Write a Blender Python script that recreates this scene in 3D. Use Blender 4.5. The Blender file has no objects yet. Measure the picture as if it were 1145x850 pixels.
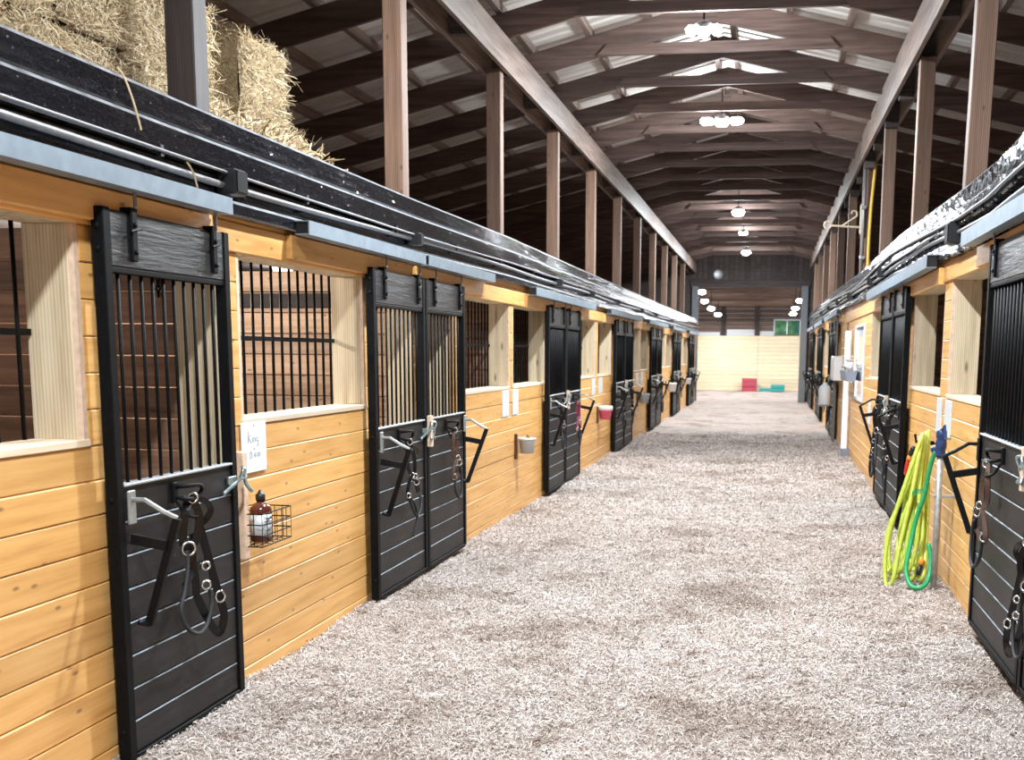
import bpy, math, random
import numpy as np
from mathutils import Vector, Matrix, noise as mnoise

random.seed(7)
rng = np.random.default_rng(7)
C = bpy.context.scene.collection
SC = bpy.context.scene

# ------------------------------------------------------------------ camera
F_PX, CX, CY, YAW, PITCH, ROLL = 1321.16, 642.25, 600.19, 0.1617, 0.1549, 0.0070
EYE = Vector((0, 0, 1.6))
cam_d = bpy.data.cameras.new('camera')
cam = bpy.data.objects.new('camera', cam_d); C.objects.link(cam)
fw = Vector((-math.sin(YAW)*math.cos(PITCH), math.cos(YAW)*math.cos(PITCH), -math.sin(PITCH)))
rt0 = Vector((math.cos(YAW), math.sin(YAW), 0)); up0 = rt0.cross(fw)
rt = rt0*math.cos(ROLL) + up0*math.sin(ROLL); up = -rt0*math.sin(ROLL) + up0*math.cos(ROLL)
M = Matrix((rt, up, -fw)).transposed().to_4x4(); M.translation = EYE
cam.matrix_world = M
cam_d.sensor_width = 36; cam_d.lens = F_PX/1145*36
cam_d.shift_x = (572.5-CX)/1145; cam_d.shift_y = (CY-425)/1145
cam_d.clip_start = .05; cam_d.clip_end = 300
cam_d.dof.use_dof = True; cam_d.dof.focus_distance = 6.3; cam_d.dof.aperture_fstop = 4.8
SC.camera = cam

# ------------------------------------------------------------------ world, exposure
w = bpy.data.worlds.new('overcast_sky'); SC.world = w; w.use_nodes = True
w.node_tree.nodes['Background'].inputs[0].default_value = (.80, .88, 1, 1)
w.node_tree.nodes['Background'].inputs[1].default_value = .25
SC.view_settings.view_transform = 'Standard'; SC.view_settings.look = 'None'
SC.view_settings.gamma = 1; SC.view_settings.use_curve_mapping = False
SC.view_settings.exposure = 0.78
SC.cycles.max_bounces = 8; SC.cycles.diffuse_bounces = 5; SC.cycles.glossy_bounces = 3
SC.cycles.sample_clamp_indirect = 6
try: SC.cycles.use_denoising = True
except Exception: pass
LAMP_W, LAMP_SIDE_W = 170, 84        # each barn lamp, watts: downward panel, all-round spill

# ------------------------------------------------------------------ materials
def nt(name):
    m = bpy.data.materials.new(name); m.use_nodes = True
    t = m.node_tree; return m, t.nodes, t.links, t.nodes['Principled BSDF']
def ramp(N, stops):
    r = N.new('ShaderNodeValToRGB'); e = r.color_ramp.elements
    while len(e) < len(stops): e.new(.5)
    for i, (p, c) in enumerate(stops):
        e[i].position = p; e[i].color = (*c, 1) if len(c) == 3 else c
    return r
def coords(N, L, scale, rand=True, src='Object'):
    tc = N.new('ShaderNodeTexCoord'); mp = N.new('ShaderNodeMapping'); mp.inputs['Scale'].default_value = scale
    out = tc.outputs[src]
    if rand:
        oi = N.new('ShaderNodeObjectInfo'); vm = N.new('ShaderNodeVectorMath'); vm.operation = 'ADD'
        cm = N.new('ShaderNodeVectorMath'); cm.operation = 'SCALE'; cm.inputs[0].default_value = (37, 91, 53)
        L.new(oi.outputs['Random'], cm.inputs['Scale']); L.new(out, vm.inputs[0]); L.new(cm.outputs[0], vm.inputs[1]); out = vm.outputs[0]
    L.new(out, mp.inputs['Vector']); return mp.outputs[0]
def mixc(N, L, fac, a, b, mode='MIX'):
    x = N.new('ShaderNodeMix'); x.data_type = 'RGBA'; x.blend_type = mode
    for s, v in ((0, fac), (6, a), (7, b)):
        if hasattr(v, 'links'): L.new(v, x.inputs[s])
        elif s == 0: x.inputs[0].default_value = v
        else: x.inputs[s].default_value = (*v, 1)
    return x.outputs[2]
def noise(N, L, vec, scale, detail=3, rough=.5):
    n = N.new('ShaderNodeTexNoise'); n.inputs['Scale'].default_value = scale; n.inputs['Detail'].default_value = detail
    n.inputs['Roughness'].default_value = rough
    if vec is not None: L.new(vec, n.inputs['Vector'])
    return n.outputs[0]
def bump(N, L, P, h, strength=.3, dist=.01):
    b = N.new('ShaderNodeBump'); b.inputs['Strength'].default_value = strength; b.inputs['Distance'].default_value = dist
    L.new(h, b.inputs['Height']); L.new(b.outputs[0], P.inputs['Normal'])
def flat(name, col, rough=.5, metal=0., var=.15, bs=.1, scale=30, coat=0):
    m, N, L, P = nt(name)
    v = coords(N, L, (1, 1, 1)); n = noise(N, L, v, scale)
    r = ramp(N, [(.3, tuple(c*(1-var) for c in col)), (.7, tuple(min(1, c*(1+var)) for c in col))])
    L.new(n, r.inputs[0]); L.new(r.outputs[0], P.inputs['Base Color'])
    P.inputs['Roughness'].default_value = rough; P.inputs['Metallic'].default_value = metal
    if coat: P.inputs['Coat Weight'].default_value = coat
    if bs: bump(N, L, P, n, bs, .004)
    return m
def wood(name, cols, axis, rough=.5, knots=True, grain=1., ring=0., tint=.25, kn=(6.5, 2.4, .062)):
    """cols dark/mid/light, axis = the board's long axis"""
    m, N, L, P = nt(name)
    s = [16., 16., 16.]; s[axis] = .9
    v = coords(N, L, tuple(s)); g = noise(N, L, v, 1.6*grain, 4, .6)
    r = ramp(N, [(.28, cols[0]), (.5, cols[1]), (.74, cols[2])]); L.new(g, r.inputs[0]); col = r.outputs[0]
    if ring:
        s2 = [26., 26., 26.]; s2[axis] = 1.3
        v2 = coords(N, L, tuple(s2)); wv = N.new('ShaderNodeTexWave'); wv.bands_direction = 'X' if axis != 0 else 'Z'
        wv.inputs['Scale'].default_value = .9; wv.inputs['Distortion'].default_value = 13; wv.inputs['Detail'].default_value = 2
        wv.inputs['Detail Scale'].default_value = .18; L.new(v2, wv.inputs['Vector'])
        rr = ramp(N, [(.1, cols[0]), (.45, cols[1]), (.9, cols[2])]); L.new(wv.outputs[1], rr.inputs[0])
        col = mixc(N, L, ring, col, rr.outputs[0])
    if tint:
        oi = N.new('ShaderNodeObjectInfo'); rt_ = ramp(N, [(0, (1-tint,)*3), (.5, (1, 1, 1)), (1, (1+tint*.25, 1+tint*.2, 1+tint*.1))])
        L.new(oi.outputs['Random'], rt_.inputs[0]); col = mixc(N, L, 1., col, rt_.outputs[0], 'MULTIPLY')
    if knots:
        v3 = coords(N, L, (1, 1, 1)); sp = N.new('ShaderNodeSeparateXYZ'); L.new(v3, sp.inputs[0]); cb = N.new('ShaderNodeCombineXYZ')
        def mul(a, k):
            q = N.new('ShaderNodeMath'); q.operation = 'MULTIPLY'; q.inputs[1].default_value = k; L.new(a, q.inputs[0]); return q.outputs[0]
        oth = sp.outputs[2]
        if axis == 2:
            q = N.new('ShaderNodeMath'); L.new(sp.outputs[0], q.inputs[0]); L.new(sp.outputs[1], q.inputs[1]); oth = q.outputs[0]
        L.new(mul(sp.outputs[axis], kn[1]), cb.inputs[0]); L.new(mul(oth, kn[0]), cb.inputs[1])
        vo = N.new('ShaderNodeTexVoronoi'); vo.voronoi_dimensions = '2D'; vo.inputs['Scale'].default_value = 1.; L.new(cb.outputs[0], vo.inputs['Vector'])
        kr = ramp(N, [(.02, (.85, .85, .85)), (kn[2], (0, 0, 0))]); L.new(vo.outputs['Distance'], kr.inputs[0])
        col = mixc(N, L, kr.outputs[0], col, tuple(c*.42 for c in cols[0]))
    L.new(col, P.inputs['Base Color']); P.inputs['Roughness'].default_value = rough
    bump(N, L, P, g, .12, .004)
    return m
HONEY = ((.56, .285, .085), (.71, .40, .135), (.80, .485, .19))
M_pine = wood('honey_pine', HONEY, 1, .42, tint=.16)
M_pine_z = wood('honey_pine_upright', HONEY, 2, .42, tint=.1)
M_treat = wood('treated_lumber', ((.33, .25, .15), (.62, .51, .35), (.77, .67, .50)), 2, .6, True, .8, .32, .12, kn=(5., 1.5, .08))
M_endg = flat('raw_board_edge', (.66, .50, .38), .7)
M_sill = wood('bare_pine_sill', ((.62, .50, .36), (.74, .62, .47), (.80, .70, .56)), 1, .6, False)
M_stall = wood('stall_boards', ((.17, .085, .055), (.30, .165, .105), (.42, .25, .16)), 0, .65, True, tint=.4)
M_stall_lit = wood('lit_stall_boards', ((.40, .24, .15), (.58, .39, .26), (.70, .52, .38)), 0, .65, True, tint=.4)  # the stall boards again, colour brightened to look lit
M_timb = wood('old_timber', ((.045, .027, .022), (.098, .06, .05), (.16, .105, .088)), 0, .7, False, tint=.25)
M_timb_y = wood('old_timber_long', ((.11, .077, .064), (.22, .165, .14), (.34, .27, .235)), 1, .5, False, tint=.15)
M_post = wood('old_post', ((.10, .055, .036), (.20, .116, .078), (.29, .185, .13)), 2, .6, True, ring=.4, tint=.3)
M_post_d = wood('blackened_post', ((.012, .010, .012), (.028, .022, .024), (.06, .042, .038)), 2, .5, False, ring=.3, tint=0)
M_dark = wood('dark_wall_boards', ((.035, .028, .027), (.06, .048, .045), (.09, .07, .065)), 0, .8, False, tint=.3)
M_arena = wood('arena_boards', ((.72, .58, .36), (.82, .70, .47), (.88, .78, .58)), 0, .6, True, tint=.1)
M_arena_up = wood('arena_upper_boards', ((.12, .08, .06), (.2, .13, .10), (.28, .19, .15)), 0, .7, False, tint=.3)
M_frame = flat('black_steel', (.004, .0045, .0055), .55, .0, .3, .05)
M_frame.node_tree.nodes['Principled BSDF'].inputs['Specular IOR Level'].default_value = .12
M_strut = flat('black_rack_steel', (.003, .003, .0035), .6, 0, .3, .05)
M_galv = flat('galvanised_track', (.21, .27, .33), .5, .35, .12, .05, 14)
M_chrome = flat('bright_steel', (.62, .64, .66), .25, 1., .1, .0)
for _m in (M_strut,): _m.node_tree.nodes['Principled BSDF'].inputs['Specular IOR Level'].default_value = .22
M_zinc = flat('zinc_latch', (.45, .58, .62), .3, .9, .2, .05)
M_strap = flat('black_leather', (.004, .004, .005), .34, 0, .3, .1, 60)
M_strap.node_tree.nodes['Principled BSDF'].inputs['Specular IOR Level'].default_value = .3
M_strap_b = flat('brown_leather', (.06, .03, .02), .45, 0, .3, .1, 60)
M_strap_p = flat('burgundy_webbing', (.22, .02, .06), .6, 0, .3, .1, 60)
M_rope = flat('dark_rope', (.02, .022, .027), .7, 0, .3, .2, 120)
M_conduit = flat('grey_conduit', (.20, .20, .21), .45, .4, .12, 0)
M_boxblk = flat('black_junction_box', (.012, .012, .014), .4)
M_white = flat('white_plastic', (.78, .80, .82), .45, 0, .04, 0)
M_board = flat('whiteboard', (.72, .80, .85), .4, 0, .03, 0)
M_ink = flat('grey_marker', (.22, .26, .32), .6, 0, .1, 0)
M_plate = flat('pale_name_plate', (.66, .72, .78), .35, 0, .05, 0)
M_brown = flat('brown_bottle', (.10, .018, .01), .2, 0, .15, 0, coat=.5)
M_label = flat('bottle_label', (.66, .74, .80), .4, 0, .05, 0)
M_pink = flat('pink_bucket', (.66, .10, .19), .4, 0, .08, 0)
M_grey = flat('grey_tin', (.50, .54, .58), .4, .4, .1, 0)
M_greybl = flat('slate_planter', (.20, .22, .27), .6, 0, .1, 0)
M_petal = flat('white_petals', (.85, .85, .88), .6, 0, .05, 0)
M_leaf = flat('leaf_green', (.06, .14, .05), .6, 0, .3, 0)
M_hoseY = flat('lime_hose', (.50, .60, .09), .4, 0, .12, .05)
M_hoseG = flat('green_hose', (.02, .36, .13), .38, 0, .12, .05)
M_red = flat('red_grip', (.62, .03, .02), .4, 0, .1, 0)
M_orange = flat('orange_collar', (.8, .28, .03), .4, 0, .1, 0)
M_blue = flat('navy_cast_iron', (.02, .05, .16), .35, .2, .3, .1)
M_pipe = flat('weathered_pipe', (.33, .35, .35), .5, .5, .2, .1)
M_gold = flat('yellow_rope', (.55, .36, .07), .7, 0, .2, .2, 80)
M_tan = flat('tan_rod', (.42, .34, .25), .5, .2, .1, 0)
M_maroon = flat('maroon_step', (.42, .05, .09), .5, 0, .1, 0)
M_teal = flat('teal_step', (.03, .30, .28), .5, 0, .1, 0)
M_concrete = flat('grey_post_wrap', (.14, .155, .175), .6, .1, .1, .05)
M_blind = flat('pale_panel', (.75, .80, .84), .5, 0, .04, 0)
M_glass = flat('mirror_pane', (.70, .77, .82), .06, .9, .03, 0)

def m_door():
    m, N, L, P = nt('black_door_boards')
    v = coords(N, L, (14, 1.2, 14)); g = noise(N, L, v, 2, 5, .65)
    v2 = coords(N, L, (3, 3, 3)); s = noise(N, L, v2, 1.6, 5, .6)
    r = ramp(N, [(.3, (.007, .007, .0085)), (.55, (.0135, .013, .0145)), (.75, (.027, .026, .028))]); L.new(g, r.inputs[0])
    r2 = ramp(N, [(.38, (.6, .6, .6)), (.62, (1.25, 1.25, 1.27))]); L.new(s, r2.inputs[0])
    v3 = coords(N, L, (1, 1, 1)); d = noise(N, L, v3, 55, 2, .5); dr = ramp(N, [(.72, (0, 0, 0)), (.78, (1, 1, 1))]); L.new(d, dr.inputs[0])
    c = mixc(N, L, 1., r.outputs[0], r2.outputs[0], 'MULTIPLY')
    c = mixc(N, L, dr.outputs[0], c, (.06, .06, .063))
    L.new(c, P.inputs['Base Color']); P.inputs['Roughness'].default_value = .5; P.inputs['Specular IOR Level'].default_value = .33; bump(N, L, P, g, .25, .004); return m
M_door = m_door()
def m_topboard():
    m, N, L, P = nt('weathered_black_board')
    v = coords(N, L, (20, 1.5, 20)); g = noise(N, L, v, 2, 5, .7)
    r = ramp(N, [(.35, (.007, .0075, .009)), (.58, (.02, .021, .024)), (.72, (.065, .067, .07))]); L.new(g, r.inputs[0])
    L.new(r.outputs[0], P.inputs['Base Color']); P.inputs['Roughness'].default_value = .42; bump(N, L, P, g, .7, .008); return m
M_topb = m_topboard()
def m_gloss(nm='glossy_black_paint', sc=26, det=3, st=.6, di=.02, ro=.11, thr=.56):
    m, N, L, P = nt(nm)
    v = coords(N, L, (1, .45, 1), False); a = noise(N, L, v, sc, det, .66); v2 = coords(N, L, (1, .12, 1), False); b = noise(N, L, v2, 9, 2)
    v3 = coords(N, L, (1, .6, 1), False); d = noise(N, L, v3, 60, 2); dr = ramp(N, [(.70, (.007, .008, .011)), (.77, (.16, .18, .21))]); L.new(d, dr.inputs[0])
    L.new(dr.outputs[0], P.inputs['Base Color']); v4 = coords(N, L, (1, .5, 1), False); fl = noise(N, L, v4, 22, 7, .72); fr = ramp(N, [(thr, (ro,)*3), (thr+.05, (.75,)*3)]); L.new(fl, fr.inputs[0]); L.new(fr.outputs[0], P.inputs['Roughness'])
    sr = ramp(N, [(thr, (.75,)*3), (thr+.05, (.04,)*3)]); L.new(fl, sr.inputs[0]); L.new(sr.outputs[0], P.inputs['Specular IOR Level']); P.inputs['Specular IOR Level'].default_value = .75
    ad = N.new('ShaderNodeMath'); ad.operation = 'MULTIPLY_ADD'; ad.inputs[1].default_value = .5; L.new(a, ad.inputs[0]); L.new(b, ad.inputs[2])
    bump(N, L, P, ad.outputs[0], st, di); return m
M_gloss = m_gloss('glossy_black_paint', 14, 4, .6, .02, .08, .66)
M_gloss_r = m_gloss('peeling_black_paint', 13, 4, .55, .02, .06, .485)
M_edge_shine = flat('board_edge_highlight', (.16, .20, .235), .55, 0, .45, 0, 9)  # painted highlight: pale colour along the door planks' top chamfers
M_edge_shine_h = flat('header_edge_highlight', (.17, .18, .20), .5, 0, .55, 0, 14)  # highlight lines painted on the top edges of the header boards
def m_floor(chips=False):
    m, N, L, P = nt('bedding_chip' if chips else 'bedding_floor')
    tc = N.new('ShaderNodeTexCoord'); v = tc.outputs['Object']
    big = noise(N, L, v, 1.1, 5, .62); fine = noise(N, L, v, 70, 3, .7)
    if chips:
        g = N.new('ShaderNodeNewGeometry')
        r = ramp(N, [(0, (.12, .085, .07)), (.12, (.27, .215, .185)), (.32, (.52, .47, .44)), (.8, (.70, .665, .645)), (1, (.84, .82, .80))]); L.new(g.outputs['Random Per Island'], r.inputs[0])
    else:
        r = ramp(N, [(.32, (.23, .18, .155)), (.5, (.47, .41, .38)), (.70, (.65, .60, .57))]); L.new(fine, r.inputs[0])
    r2 = ramp(N, [(.36, (.66, .60, .55)), (.47, (.94, .92, .90)), (.65, (1.04, 1.03, 1.03))]); L.new(big, r2.inputs[0])
    c = mixc(N, L, 1., r.outputs[0], r2.outputs[0], 'MULTIPLY')
    mid = noise(N, L, v, 7.5, 4, .7); r3 = ramp(N, [(.33, (.50, .43, .38)), (.43, (.93, .91, .89)), (.6, (1.03, 1.03, 1.03))]); L.new(mid, r3.inputs[0])
    c = mixc(N, L, 1., c, r3.outputs[0], 'MULTIPLY')
    L.new(c, P.inputs['Base Color']); P.inputs['Roughness'].default_value = .9
    if not chips: bump(N, L, P, fine, .9, .03)
    return m
M_floor = m_floor(); M_chip = m_floor(True)
def m_hay(strand=False):
    m, N, L, P = nt('hay_stalk' if strand else 'hay_body')
    stops = [(0, (.14, .09, .045)), (.25, (.37, .265, .14)), (.65, (.56, .44, .265)), (1, (.76, .66, .46))]
    if strand:
        g = N.new('ShaderNodeNewGeometry'); r = ramp(N, stops); L.new(g.outputs['Random Per Island'], r.inputs[0])
    else:
        v = coords(N, L, (1, 1, 1)); n = noise(N, L, v, 40, 4, .7); r = ramp(N, [(p*.5+.22, tuple(x*.7 for x in c)) for p, c in stops]); L.new(n, r.inputs[0]); bump(N, L, P, n, .8, .03)
    L.new(r.outputs[0], P.inputs['Base Color']); P.inputs['Roughness'].default_value = .8; return m
M_hay = m_hay(); M_stalk = m_hay(True)
def m_emit(name, col, s):
    m, N, L, P = nt(name); P.inputs['Emission Color'].default_value = (*col, 1); P.inputs['Emission Strength'].default_value = s
    P.inputs['Base Color'].default_value = (.8, .8, .8, 1); return m
M_lamp = m_emit('lit_lamp_lens', (.93, .97, 1), 48)
M_lamp_fill = m_emit('fill_lamp_lens', (1, .93, .85), 4)  # glow of the lamps added inside the left stalls
def m_sheet():
    m, N, L, P = nt('roof_sheet_metal')
    v = coords(N, L, (1, 3, 1)); n = noise(N, L, v, 2.5, 4)
    r = ramp(N, [(.3, (.58, .55, .52)), (.7, (.74, .72, .69))]); L.new(n, r.inputs[0]); L.new(r.outputs[0], P.inputs['Base Color'])
    P.inputs['Roughness'].default_value = .55; P.inputs['Metallic'].default_value = .15; return m
M_sheet = m_sheet()
def m_trans():
    m, N, L, P = nt('translucent_sheet'); P.inputs['Base Color'].default_value = (.80, .86, .90, 1); P.inputs['Roughness'].default_value = .5
    P.inputs['Transmission Weight'].default_value = .6; return m
M_trans = m_trans()

# ------------------------------------------------------------------ mesh helpers
WPOS = {}
CACHE = {}
class MB:
    def __init__(s): s.v = []; s.f = []; s.smooth = False
    def add(s, v, f):
        o = len(s.v); s.v += [tuple(p) for p in v]; s.f += [tuple(o+i for i in q) for q in f]; return s
    def box(s, x0, x1, y0, y1, z0, z1, b=0.):
        if x0 > x1: x0, x1 = x1, x0
        if y0 > y1: y0, y1 = y1, y0
        if z0 > z1: z0, z1 = z1, z0
        if b <= 0:
            v = [(x, y, z) for x in (x0, x1) for y in (y0, y1) for z in (z0, z1)]
            return s.add(v, [(0, 1, 3, 2), (4, 6, 7, 5), (0, 4, 5, 1), (2, 3, 7, 6), (0, 2, 6, 4), (1, 5, 7, 3)])
        # chamfered box: hull of three inset boxes
        import bmesh
        bm = bmesh.new()
        for dx, dy, dz in ((0, b, b), (b, 0, b), (b, b, 0)):
            for x in (x0+dx, x1-dx):
                for y in (y0+dy, y1-dy):
                    for z in (z0+dz, z1-dz): bm.verts.new((x, y, z))
        bmesh.ops.convex_hull(bm, input=bm.verts); bmesh.ops.dissolve_limit(bm, angle_limit=.02, verts=bm.verts, edges=bm.edges)
        bm.verts.index_update()
        s.add([q.co[:] for q in bm.verts], [[q.index for q in f.verts] for f in bm.faces]); bm.free(); return s
    def prism(s, prof, axis, a, b):
        """profile in the two other axes (cyclic order), extruded along axis from a to b"""
        n = len(prof); put = lambda p, t: {0: (t, p[0], p[1]), 1: (p[0], t, p[1]), 2: (p[0], p[1], t)}[axis]
        v = [put(p, a) for p in prof]+[put(p, b) for p in prof]
        return s.add(v, [tuple(range(n))[::-1], tuple(range(n, 2*n))]+[(i, (i+1) % n, n+(i+1) % n, n+i) for i in range(n)])
    def sweep(s, pts, w, t=None, n=6, nrm=None, closed=False):
        """round tube radius w (t None) or flat strap width w thickness t whose face looks along nrm"""
        P = [Vector(p) for p in pts]; m = len(P); rings = []
        prev = Vector(nrm) if nrm is not None else Vector((.3, .2, .93))
        for i in range(m):
            a = P[(i-1) % m] if closed or i > 0 else P[i]; c = P[(i+1) % m] if closed or i < m-1 else P[i]
            d = (c-a).normalized() if (c-a).length > 1e-9 else Vector((0, 0, 1))
            nn = (Vector(nrm) if nrm is not None else prev); nn = nn-d*nn.dot(d)
            if nn.length < 1e-4: nn = d.orthogonal()
            nn.normalize(); prev = nn; bb = d.cross(nn)
            if t is None:
                ww = w[i] if hasattr(w, '__len__') else w
                rings.append([P[i]+nn*(ww*math.cos(2*math.pi*k/n))+bb*(ww*math.sin(2*math.pi*k/n)) for k in range(n)])
            else:
                rings.append([P[i]+nn*(t/2*sx)+bb*(w/2*sy) for sx, sy in ((1, 1), (-1, 1), (-1, -1), (1, -1))])
        k = len(rings[0]); v = [q for r in rings for q in r]; f = []
        for i in range(m if closed else m-1):
            j = (i+1) % m
            for a in range(k): b = (a+1) % k; f.append((i*k+a, i*k+b, j*k+b, j*k+a))
        if not closed: f.append(tuple(range(k))[::-1]); f.append(tuple(range((m-1)*k, m*k)))
        return s.add(v, f)
    def ring(s, c, r, w, nrm, n=14, sx=1., k=5):
        nrm = Vector(nrm).normalized(); a = Vector((0, 0, 1)); a = (a-nrm*a.dot(nrm)).normalized(); b = nrm.cross(a)
        return s.sweep([Vector(c)+a*(r*math.cos(2*math.pi*i/n))+b*(r*sx*math.sin(2*math.pi*i/n)) for i in range(n)], w, None, k, None, True)
    def lathe(s, c, prof, axis=(0, 0, 1), n=16):
        ax = Vector(axis).normalized(); a = ax.orthogonal().normalized(); b = ax.cross(a); c = Vector(c); v = []; f = []
        for r, h in prof:
            for k in range(n): v.append(c+ax*h+a*(r*math.cos(2*math.pi*k/n))+b*(r*math.sin(2*math.pi*k/n)))
        for i in range(len(prof)-1):
            for k in range(n): j = (k+1) % n; f.append((i*n+k, i*n+j, i*n+n+j, i*n+n+k))
        f.append(tuple(range(n))[::-1]); f.append(tuple(range((len(prof)-1)*n, len(prof)*n))); s.smooth = True
        return s.add(v, f)
    def build(s, name, mat, parent=None, origin=None, label=None, cat=None, group=None, kind=None, smooth=None, mat2=None, f2=()):
        V = np.array(s.v, float)
        o = np.array(origin, float) if origin is not None else (V.min(0)+V.max(0))/2
        loc = V-o; key = (mat.name, bool(mat2), np.round(loc, 4).tobytes(), len(s.f), tuple(s.f[0]))
        me = CACHE.get(key)
        if me is None:
            me = bpy.data.meshes.new(name); me.from_pydata(loc.tolist(), [], s.f); me.materials.append(mat)
            if (s.smooth if smooth is None else smooth):
                me.polygons.foreach_set('use_smooth', [True]*len(me.polygons))
            if mat2:
                me.materials.append(mat2)
                for i in f2: me.polygons[i].material_index = 1
            import bmesh
            if len(s.f) < 20000:
                bm = bmesh.new(); bm.from_mesh(me); bmesh.ops.recalc_face_normals(bm, faces=bm.faces); bm.to_mesh(me); bm.free()
            CACHE[key] = me
        ob = bpy.data.objects.new(name, me); C.objects.link(ob)
        return place(ob, o, parent, label, cat, group, kind)
def place(ob, o, parent, label, cat, group, kind):
    WPOS[ob.name] = np.array(o, float)
    if parent is not None:
        ob.parent = parent; ob.location = WPOS[ob.name]-WPOS[parent.name]
    else: ob.location = o
    if label: ob['label'] = label
    if cat: ob['category'] = cat
    if group: ob['group'] = group
    if kind: ob['kind'] = kind
    elif cat: ob['kind'] = 'thing'
    return ob
def thing(name, loc, label=None, cat=None, group=None, kind=None, parent=None):
    return place_empty(name, loc, parent, label, cat, group, kind)
def place_empty(name, loc, parent, label, cat, group, kind):
    ob = bpy.data.objects.new(name, None); C.objects.link(ob); ob.empty_display_size = .1
    return place(ob, loc, parent, label, cat, group, kind)
def smooth_path(pts, k=5, closed=False):
    P = [Vector(p) for p in pts]; n = len(P); out = []
    for i in range(n if closed else n-1):
        p0 = P[(i-1) % n] if closed or i > 0 else P[i]; p1 = P[i]; p2 = P[(i+1) % n]; p3 = P[(i+2) % n] if closed or i < n-2 else p2
        for j in range(k):
            t = j/k; out.append(.5*((2*p1)+(p2-p0)*t+(2*p0-5*p1+4*p2-p3)*t*t+(3*p1-p0-3*p2+p3)*t**3))
    if not closed: out.append(P[-1])
    return out
ORD = ['first', 'second', 'third', 'fourth', 'fifth', 'sixth', 'seventh', 'eighth', 'ninth', 'tenth', 'eleventh', 'twelfth', 'thirteenth', 'fourteenth', 'fifteenth', 'sixteenth']

# ------------------------------------------------------------------ dimensions
XL, XR = -2.47, 1.24                    # planked faces of the two stall fronts
TH = .20                                # wall depth
RIDGE_X, RAFT_Z, SLOPE = -.66, 5.02, .25
YN, YE = -2.0, 40.0                     # barn from behind the camera to the arena opening
def raft(x): return RAFT_Z-SLOPE*abs(x-RIDGE_X)
def prof_lookup(tab, y):
    return float(np.interp(y, [a for a, b in tab], [b for a, b in tab]))
HDR_L = [(-2, 2.61), (5, 2.615), (8, 2.625), (11, 2.655), (17, 2.65), (40, 2.68)]
HDR_R = [(-2, 2.72), (6.2, 2.70), (7.0, 2.665), (8.0, 2.665), (9.7, 2.70), (12.4, 2.755), (17.3, 2.73), (25, 2.82), (40, 2.87)]

# ------------------------------------------------------------------ floor
def floor_h(x, y):
    return .035*mnoise.noise(Vector((x*1.3, y*.9, 0)))+.016*mnoise.noise(Vector((x*5, y*4, 3)))+.006*mnoise.noise(Vector((x*16, y*14, 5))) \
        + .03*max(0, 1-abs(x-XL)/.35)*(.5+mnoise.noise(Vector((0, y*1.7, 9))))+.05*max(0, 1-abs(x-XR)/.5)*(.6+mnoise.noise(Vector((0, y*1.3, 4))))
def make_floor():
    ys = np.concatenate([np.arange(-2, 3.6, .4), np.arange(3.6, 9, .035), np.arange(9, 20, .08), np.arange(20, 53.1, .4)])
    xs = np.concatenate([[-6.3, -5, -3.6, -2.9], np.arange(-2.7, 1.5, .04), [1.7, 2.6, 4.0, 5.1]])
    V = [(x, y, floor_h(x, y)) for y in ys for x in xs]; nx = len(xs)
    Fc = [(j*nx+i, j*nx+i+1, (j+1)*nx+i+1, (j+1)*nx+i) for j in range(len(ys)-1) for i in range(nx-1)]
    b = MB(); b.v = V; b.f = Fc
    fl = b.build('floor', M_floor, None, (0, 0, 0), kind='structure', smooth=True)
    # loose shavings lying on it
    n = 160000; u = rng.random(n); y = 3.9*np.power(24/3.9, u**1.15); x = rng.uniform(XL+.0, XR, n)
    ang = rng.random(n)*6.283; ln = rng.uniform(.012, .036, n)*(1+.03*(y-4)); wd = rng.uniform(.0020, .0046, n)*(1+.08*(y-4)); tilt = rng.uniform(-.5, .5, n)
    z = np.array([floor_h(a, c) for a, c in zip(x, y)])+rng.uniform(.001, .008, n)
    d = np.stack([np.cos(ang)*np.cos(tilt), np.sin(ang)*np.cos(tilt), np.sin(tilt)], 1); p = np.stack([-np.sin(ang), np.cos(ang), rng.uniform(-.5, .5, n)], 1)
    c = np.stack([x, y, z], 1); curl = np.stack([np.zeros(n), np.zeros(n), ln*.22], 1)
    L2 = (ln/2)[:, None]; W2 = (wd/2)[:, None]
    verts = np.stack([c-d*L2-p*W2, c-d*L2+p*W2, c+curl-p*W2, c+curl+p*W2, c+d*L2-p*W2, c+d*L2+p*W2], 1).reshape(-1, 3)
    base = np.arange(n)[:, None]*6
    faces = np.concatenate([base+np.array([0, 2, 3, 1]), base+np.array([2, 4, 5, 3])], 0)
    me = bpy.data.meshes.new('wood_shavings'); me.vertices.add(len(verts)); me.vertices.foreach_set('co', verts.ravel())
    me.loops.add(faces.size); me.loops.foreach_set('vertex_index', faces.ravel()); me.polygons.add(len(faces))
    me.polygons.foreach_set('loop_start', np.arange(len(faces))*4); me.polygons.foreach_set('loop_total', np.full(len(faces), 4))
    me.update(); me.materials.append(M_chip)
    ob = bpy.data.objects.new('wood_shavings', me); C.objects.link(ob); place(ob, (0, 0, 0), fl, None, None, None, 'stuff')
make_floor()

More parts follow.
